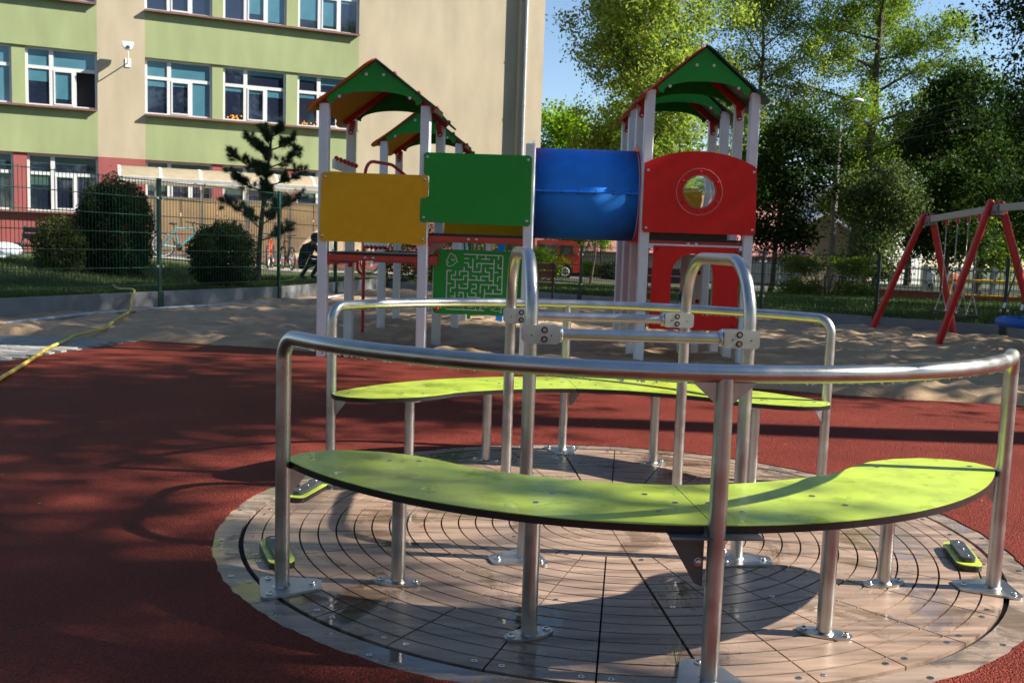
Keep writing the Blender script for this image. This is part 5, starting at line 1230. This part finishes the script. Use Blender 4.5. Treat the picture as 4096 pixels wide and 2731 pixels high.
bush('bush', 'leafy green shrub seen in front of the red van at the side of the tunnel', 'bush', (.1, 36.5, -.3), .9, .7, 1.75, 5000, .09, L_MAP, 33)
# bushes of the school lawn
bush('bush', 'big dark clipped bush in front of the ground floor windows of the school', 'bush', (-8.5, 15.2, .24), .70, .7, 2.02, 36000, .055, L_BSH, 24, False, None, 14, .1)
bush('bush', 'lighter straggly bush left of the big dark bush on the school lawn', 'bush', (-9.3, 14.6, .24), .56, .55, 1.25, 9000, .06, L_OLV, 25, False, None, 22, .05, .3)
bush('bush', 'round dark clipped bush close behind the fence between two green posts', 'bush', (-5.80, 13.45, .22), .60, .52, 1.2, 26000, .045, L_BSH, 26, False, None, 10, .02)
bush('bush', 'loose bush behind the white posts under the green panel', 'bush', (-2.6, 20.2, .15), 1.3, .6, 1.5, 7000, .07, L_OLV, 28)
bush('bush', 'yellow green bush line behind the maze panel and the low fence', 'bush', (-.6, 24.5, .05), 1.8, .7, 1.25, 8000, .08, L_MAP, 29)
# the small pine
def pine(loc, h, label, seed=5):
    g = np.random.default_rng(seed); r = thing('pine_tree', label, 'pine tree', loc); tp = [Vector((.0, 0, -.1)), Vector((.05, 0, h * .3)), Vector((.14, .02, h * .6)), Vector((.24, 0, h * .82)), Vector((.28, 0, h * .97))]
    b = B(); b.tube(catmull(tp, 4), list(np.linspace(.062, .012, 17)), 7); b.build('trunk', BARK, r); lb = B(); NV = []; 
    def at(f): k = f * 4; i = min(3, int(k)); return tp[i].lerp(tp[i + 1], k - i)
    tips = [(tp[-1], Vector((0, 0, 1)), .3)]
    for f, L, az in ((.20, .75, 2.9), (.22, .7, .2), (.33, .85, 3.3), (.36, .95, -.2), (.40, .7, 1.6), (.47, .95, 2.8), (.50, .9, .3), (.52, .6, -1.4), (.60, .85, 3.4), (.63, .75, -.3), (.66, .5, 1.8), (.74, .55, 3.0), (.76, .55, .1), (.28, .6, 4.4), (.30, .6, 1.2), (.44, .6, 5.0), (.56, .55, 2.2), (.70, .5, 4.2), (.80, .35, 4.6), (.88, .28, 2.6), (.9, .25, .6)):
        p = at(f); e = p + Vector((math.cos(az), math.sin(az) * .8, .22)) * L * .85 + Vector((0, 0, .16)); m_ = p.lerp(e, .55) - Vector((0, 0, .05))
        lb.tube([p, m_, e], [.018, .013, .007], 5, cap=False); d0 = (e - m_).normalized(); tips.append((e, d0, .2))
        for k in range(int(9 + 15 * L)):
            f_ = g.uniform(.3, 1.); q = p.lerp(m_, f_ / .55) if f_ < .55 else m_.lerp(e, (f_ - .55) / .45); d = (Vector(tuple(g.normal(size=3))) * .55 + d0 * .8 + Vector((0, 0, .55))).normalized() * g.uniform(.10, .22) * (.7 + .5 * L)
            lb.tube([q, q + d], [.007, .004], 4, cap=False); tips.append((q + d, d.normalized(), .09))
    lb.build('branch', BARK, r); V = []
    for e, d, sz in tips:
        n = 150; base = np.array(e) - np.array(d) * sz * g.uniform(0, 1, (n, 1)); dirs = g.normal(size=(n, 3)) * .9 + np.array(d) * .7 + np.array([0, 0, .15]); dirs /= np.linalg.norm(dirs, axis=1, keepdims=True)
        l = g.uniform(.055, .12, (n, 1)); s = np.cross(dirs, g.normal(size=(n, 3))); s /= np.linalg.norm(s, axis=1, keepdims=True); w = .0026
        V.append(np.stack([base - s * w, base + s * w, base + dirs * l + s * .001, base + dirs * l - s * .001], 1))
    V = np.concatenate(V).reshape(-1, 3); np_mesh('needles', V, np.arange(len(V)).reshape(-1, 4), leafmat('pine_needle', (.04, .075, .034), .12, .5, .6), r); return r
pine((-5.82, 15.9, .26), 3.3, 'small dark pine with tufted branches behind the second green fence post')
# background tree belt
for i, (x, y, h, cr, m_, lab) in enumerate(((-8, 70, 10, 5, L_MID, 'far tree mostly hidden behind the school'), (10, 66, 11, 5, L_MID, 'far mid green tree behind the right tower'), (17.5, 72, 9, 5, L_DK, 'far dark tree behind the tan house'), (27, 62, 11, 5.5, L_DK, 'far dark tree beyond the railings, right of the lamp post'), (36, 58, 12, 6, L_DK, 'far dark tree behind the nest swing at the right edge'), (26, 50, 9.5, 4.2, L_MID, 'mid green tree beyond the people behind the railings'))):
    tree('background_tree', lab, 'tree', (x, y, -.8), h, 1.6, cr, 13000, .30, m_, 40 + i, 'round', .25, 14, .6, limbs=False)
# grass on the lawns that are in view
def grass(name, n, area, hmin, hmax, w, seed):
    g = np.random.default_rng(seed); P = area(g, n); n = len(P); z = np.array([lawn_z(x, y) for x, y in P]); base = np.column_stack([P, z])
    a = g.uniform(0, 6.28, n); s = np.column_stack([np.cos(a), np.sin(a), np.zeros(n)]) * w; t = base + np.column_stack([g.normal(size=n) * .35, g.normal(size=n) * .35, np.ones(n)]) * g.uniform(hmin, hmax, (n, 1))
    V = np.stack([base - s, base + s, t], 1).reshape(-1, 3); return stuff(np_mesh(name, V, np.arange(n * 3).reshape(-1, 3), BLADE))
def left_area(g, n):
    y = g.uniform(7.5, 19.5, n) ; fx = np.interp(y, [p[1] for p in BP], [p[0] for p in BP]); d = g.uniform(0, 1, n) ** 1.5 * 7 + .03; return np.column_stack([fx - d, y])
def back_area(g, n):
    s = g.uniform(0, 1, n); d = g.uniform(0, 1, n) ** 1.3 * 15 + .05; pts = np.array(BACK + BP2[len(BACK) - 1:]); cum = np.r_[0, np.cumsum(np.linalg.norm(np.diff(pts, axis=0), axis=1))]
    x = np.interp(s * 17.5, cum, pts[:, 0]); y = np.interp(s * 17.5, cum, pts[:, 1]); return np.column_stack([x + d * .60, y + d * .80])
tag(grass('grass', 60000, left_area, .04, .10, .006, 61), 'short grass of the school lawn behind the tall green fence', 'grass')
tag(grass('grass', 70000, back_area, .05, .12, .010, 62), 'short grass of the lawn beyond the low dark fence', 'grass')

# trees right of the view shade the rubber; those behind are added, dimming sky and panes
ST = ((11.6, 1.9, 15.3, 9.2, 2.6, 15000, .40, 71, 'high crowned shade tree outside the right edge, its trunk shadow crossing the rubber', (0, 0)),
      (12.0, -2.8, 15.8, 9.4, 2.7, 15000, .24, 72, 'high crowned shade tree outside the right edge, nearest the photographer', (0, 0)),
      (11.4, -5.7, 15.4, 9.8, 2.0, 8000, .10, 77, 'slender shade tree leaned to fill a shade gap, outside the right edge, arching over the others', (0, 5.2)),  # lean shaped to keep the trunk shadow off the deck
      (10.45, -5.4, 15.0, 9.6, 2.2, 11000, .10, 68, 'slender shade tree leaned to fill a shade gap, outside the right edge, lowest crown of the two leaning ones', (0, 5.6)),  # second filler crown, leaned so only its leaves shade the rubber
      (13.5, 7.0, 11., 2.4, 3.0, 26000, .24, 73, 'dense shade tree outside the right edge beside the nest swing', (0, 0)),
      (16.5, 11.5, 12., 2.2, 3.6, 26000, .24, 74, 'dense shade tree outside the right edge, farthest behind the nest swing', (0, 0)),
      (11.6, 7.5, 15.0, 8.2, 2.9, 18000, .24, 76, 'high crowned shade tree outside the right edge shading the sand', (0, 0)),
      (13.6, 10.8, 17.5, 10.2, 3.0, 18000, .24, 78, 'high crowned shade tree outside the right edge whose shade falls on the green fence', (0, 0)),
      (14.3, 15.8, 18.5, 10.5, 3.2, 18000, .24, 79, 'tallest shade tree outside the right edge whose shade falls on the school lawn', (0, 0)),
      (17.2, 16.8, 13., 2.2, 3.2, 22000, .24, 70, 'dense shade tree outside the right edge shading the back lawn', (0, 0)),
      (12.2, 4.6, 9., 2.0, 1.7, 12000, .2, 75, 'small dense shade tree outside the right edge shading the sand', (0, 0)))
for x, y, h, cb, cr, n, trr, sd, lab, ln_ in ST:
    tree('shade_tree', lab, 'tree', (x, y, 0), h, cb, cr, n, .17, L_MID, sd, 'round', trr, 18, .40, group='shade trees right of the playground', lean=ln_)
for x, y, h, sd, wh in ((5, -27, 16, 81, 'just right of the middle'), (15, -22, 17, 82, 'rightmost but one'), (-6, -27, 16, 83, 'just left of the middle'), (-13, -11, 15, 84, 'leftmost but one'), (-17, -2, 15, 85, 'leftmost of all'), (18, -10, 16, 86, 'rightmost of all')):  # unseen trees added around the camera to cut ambient sky light
    tree('shade_tree', 'tall unseen tree added behind the photographer to dim sky light and window panes, ' + wh, 'tree', (x, y, 0), h, 1.5, 5.2, 11000, .42, L_DK, sd, 'round', .3, 16, .6, group='trees added behind the photographer', limbs=False)

# dry leaves and bits blown over the rubber, the deck and the sand
g = np.random.default_rng(91); n = 170
P = np.column_stack([g.uniform(-6, 6, n), g.uniform(-2.6, 4.0, n)]); P = P[(np.hypot(P[:, 0], P[:, 1]) > 1.64)]; P = P[~((P[:, 0] < -4.4) & (P[:, 1] > 2))]
C = np.column_stack([P, np.full(len(P), .011)]); V, F = leaf_arrays(C, .022, .016, g); V[:, 2] = .006 + np.abs(V[:, 2] - .011) * .35
fl_ = stuff(np_mesh('fallen_leaves', V, F, M('dry_leaf', (.22, .13, .05), rough=.8, island=1.)))
tag(fl_, 'small dry leaves scattered over the red rubber surface', 'leaves')
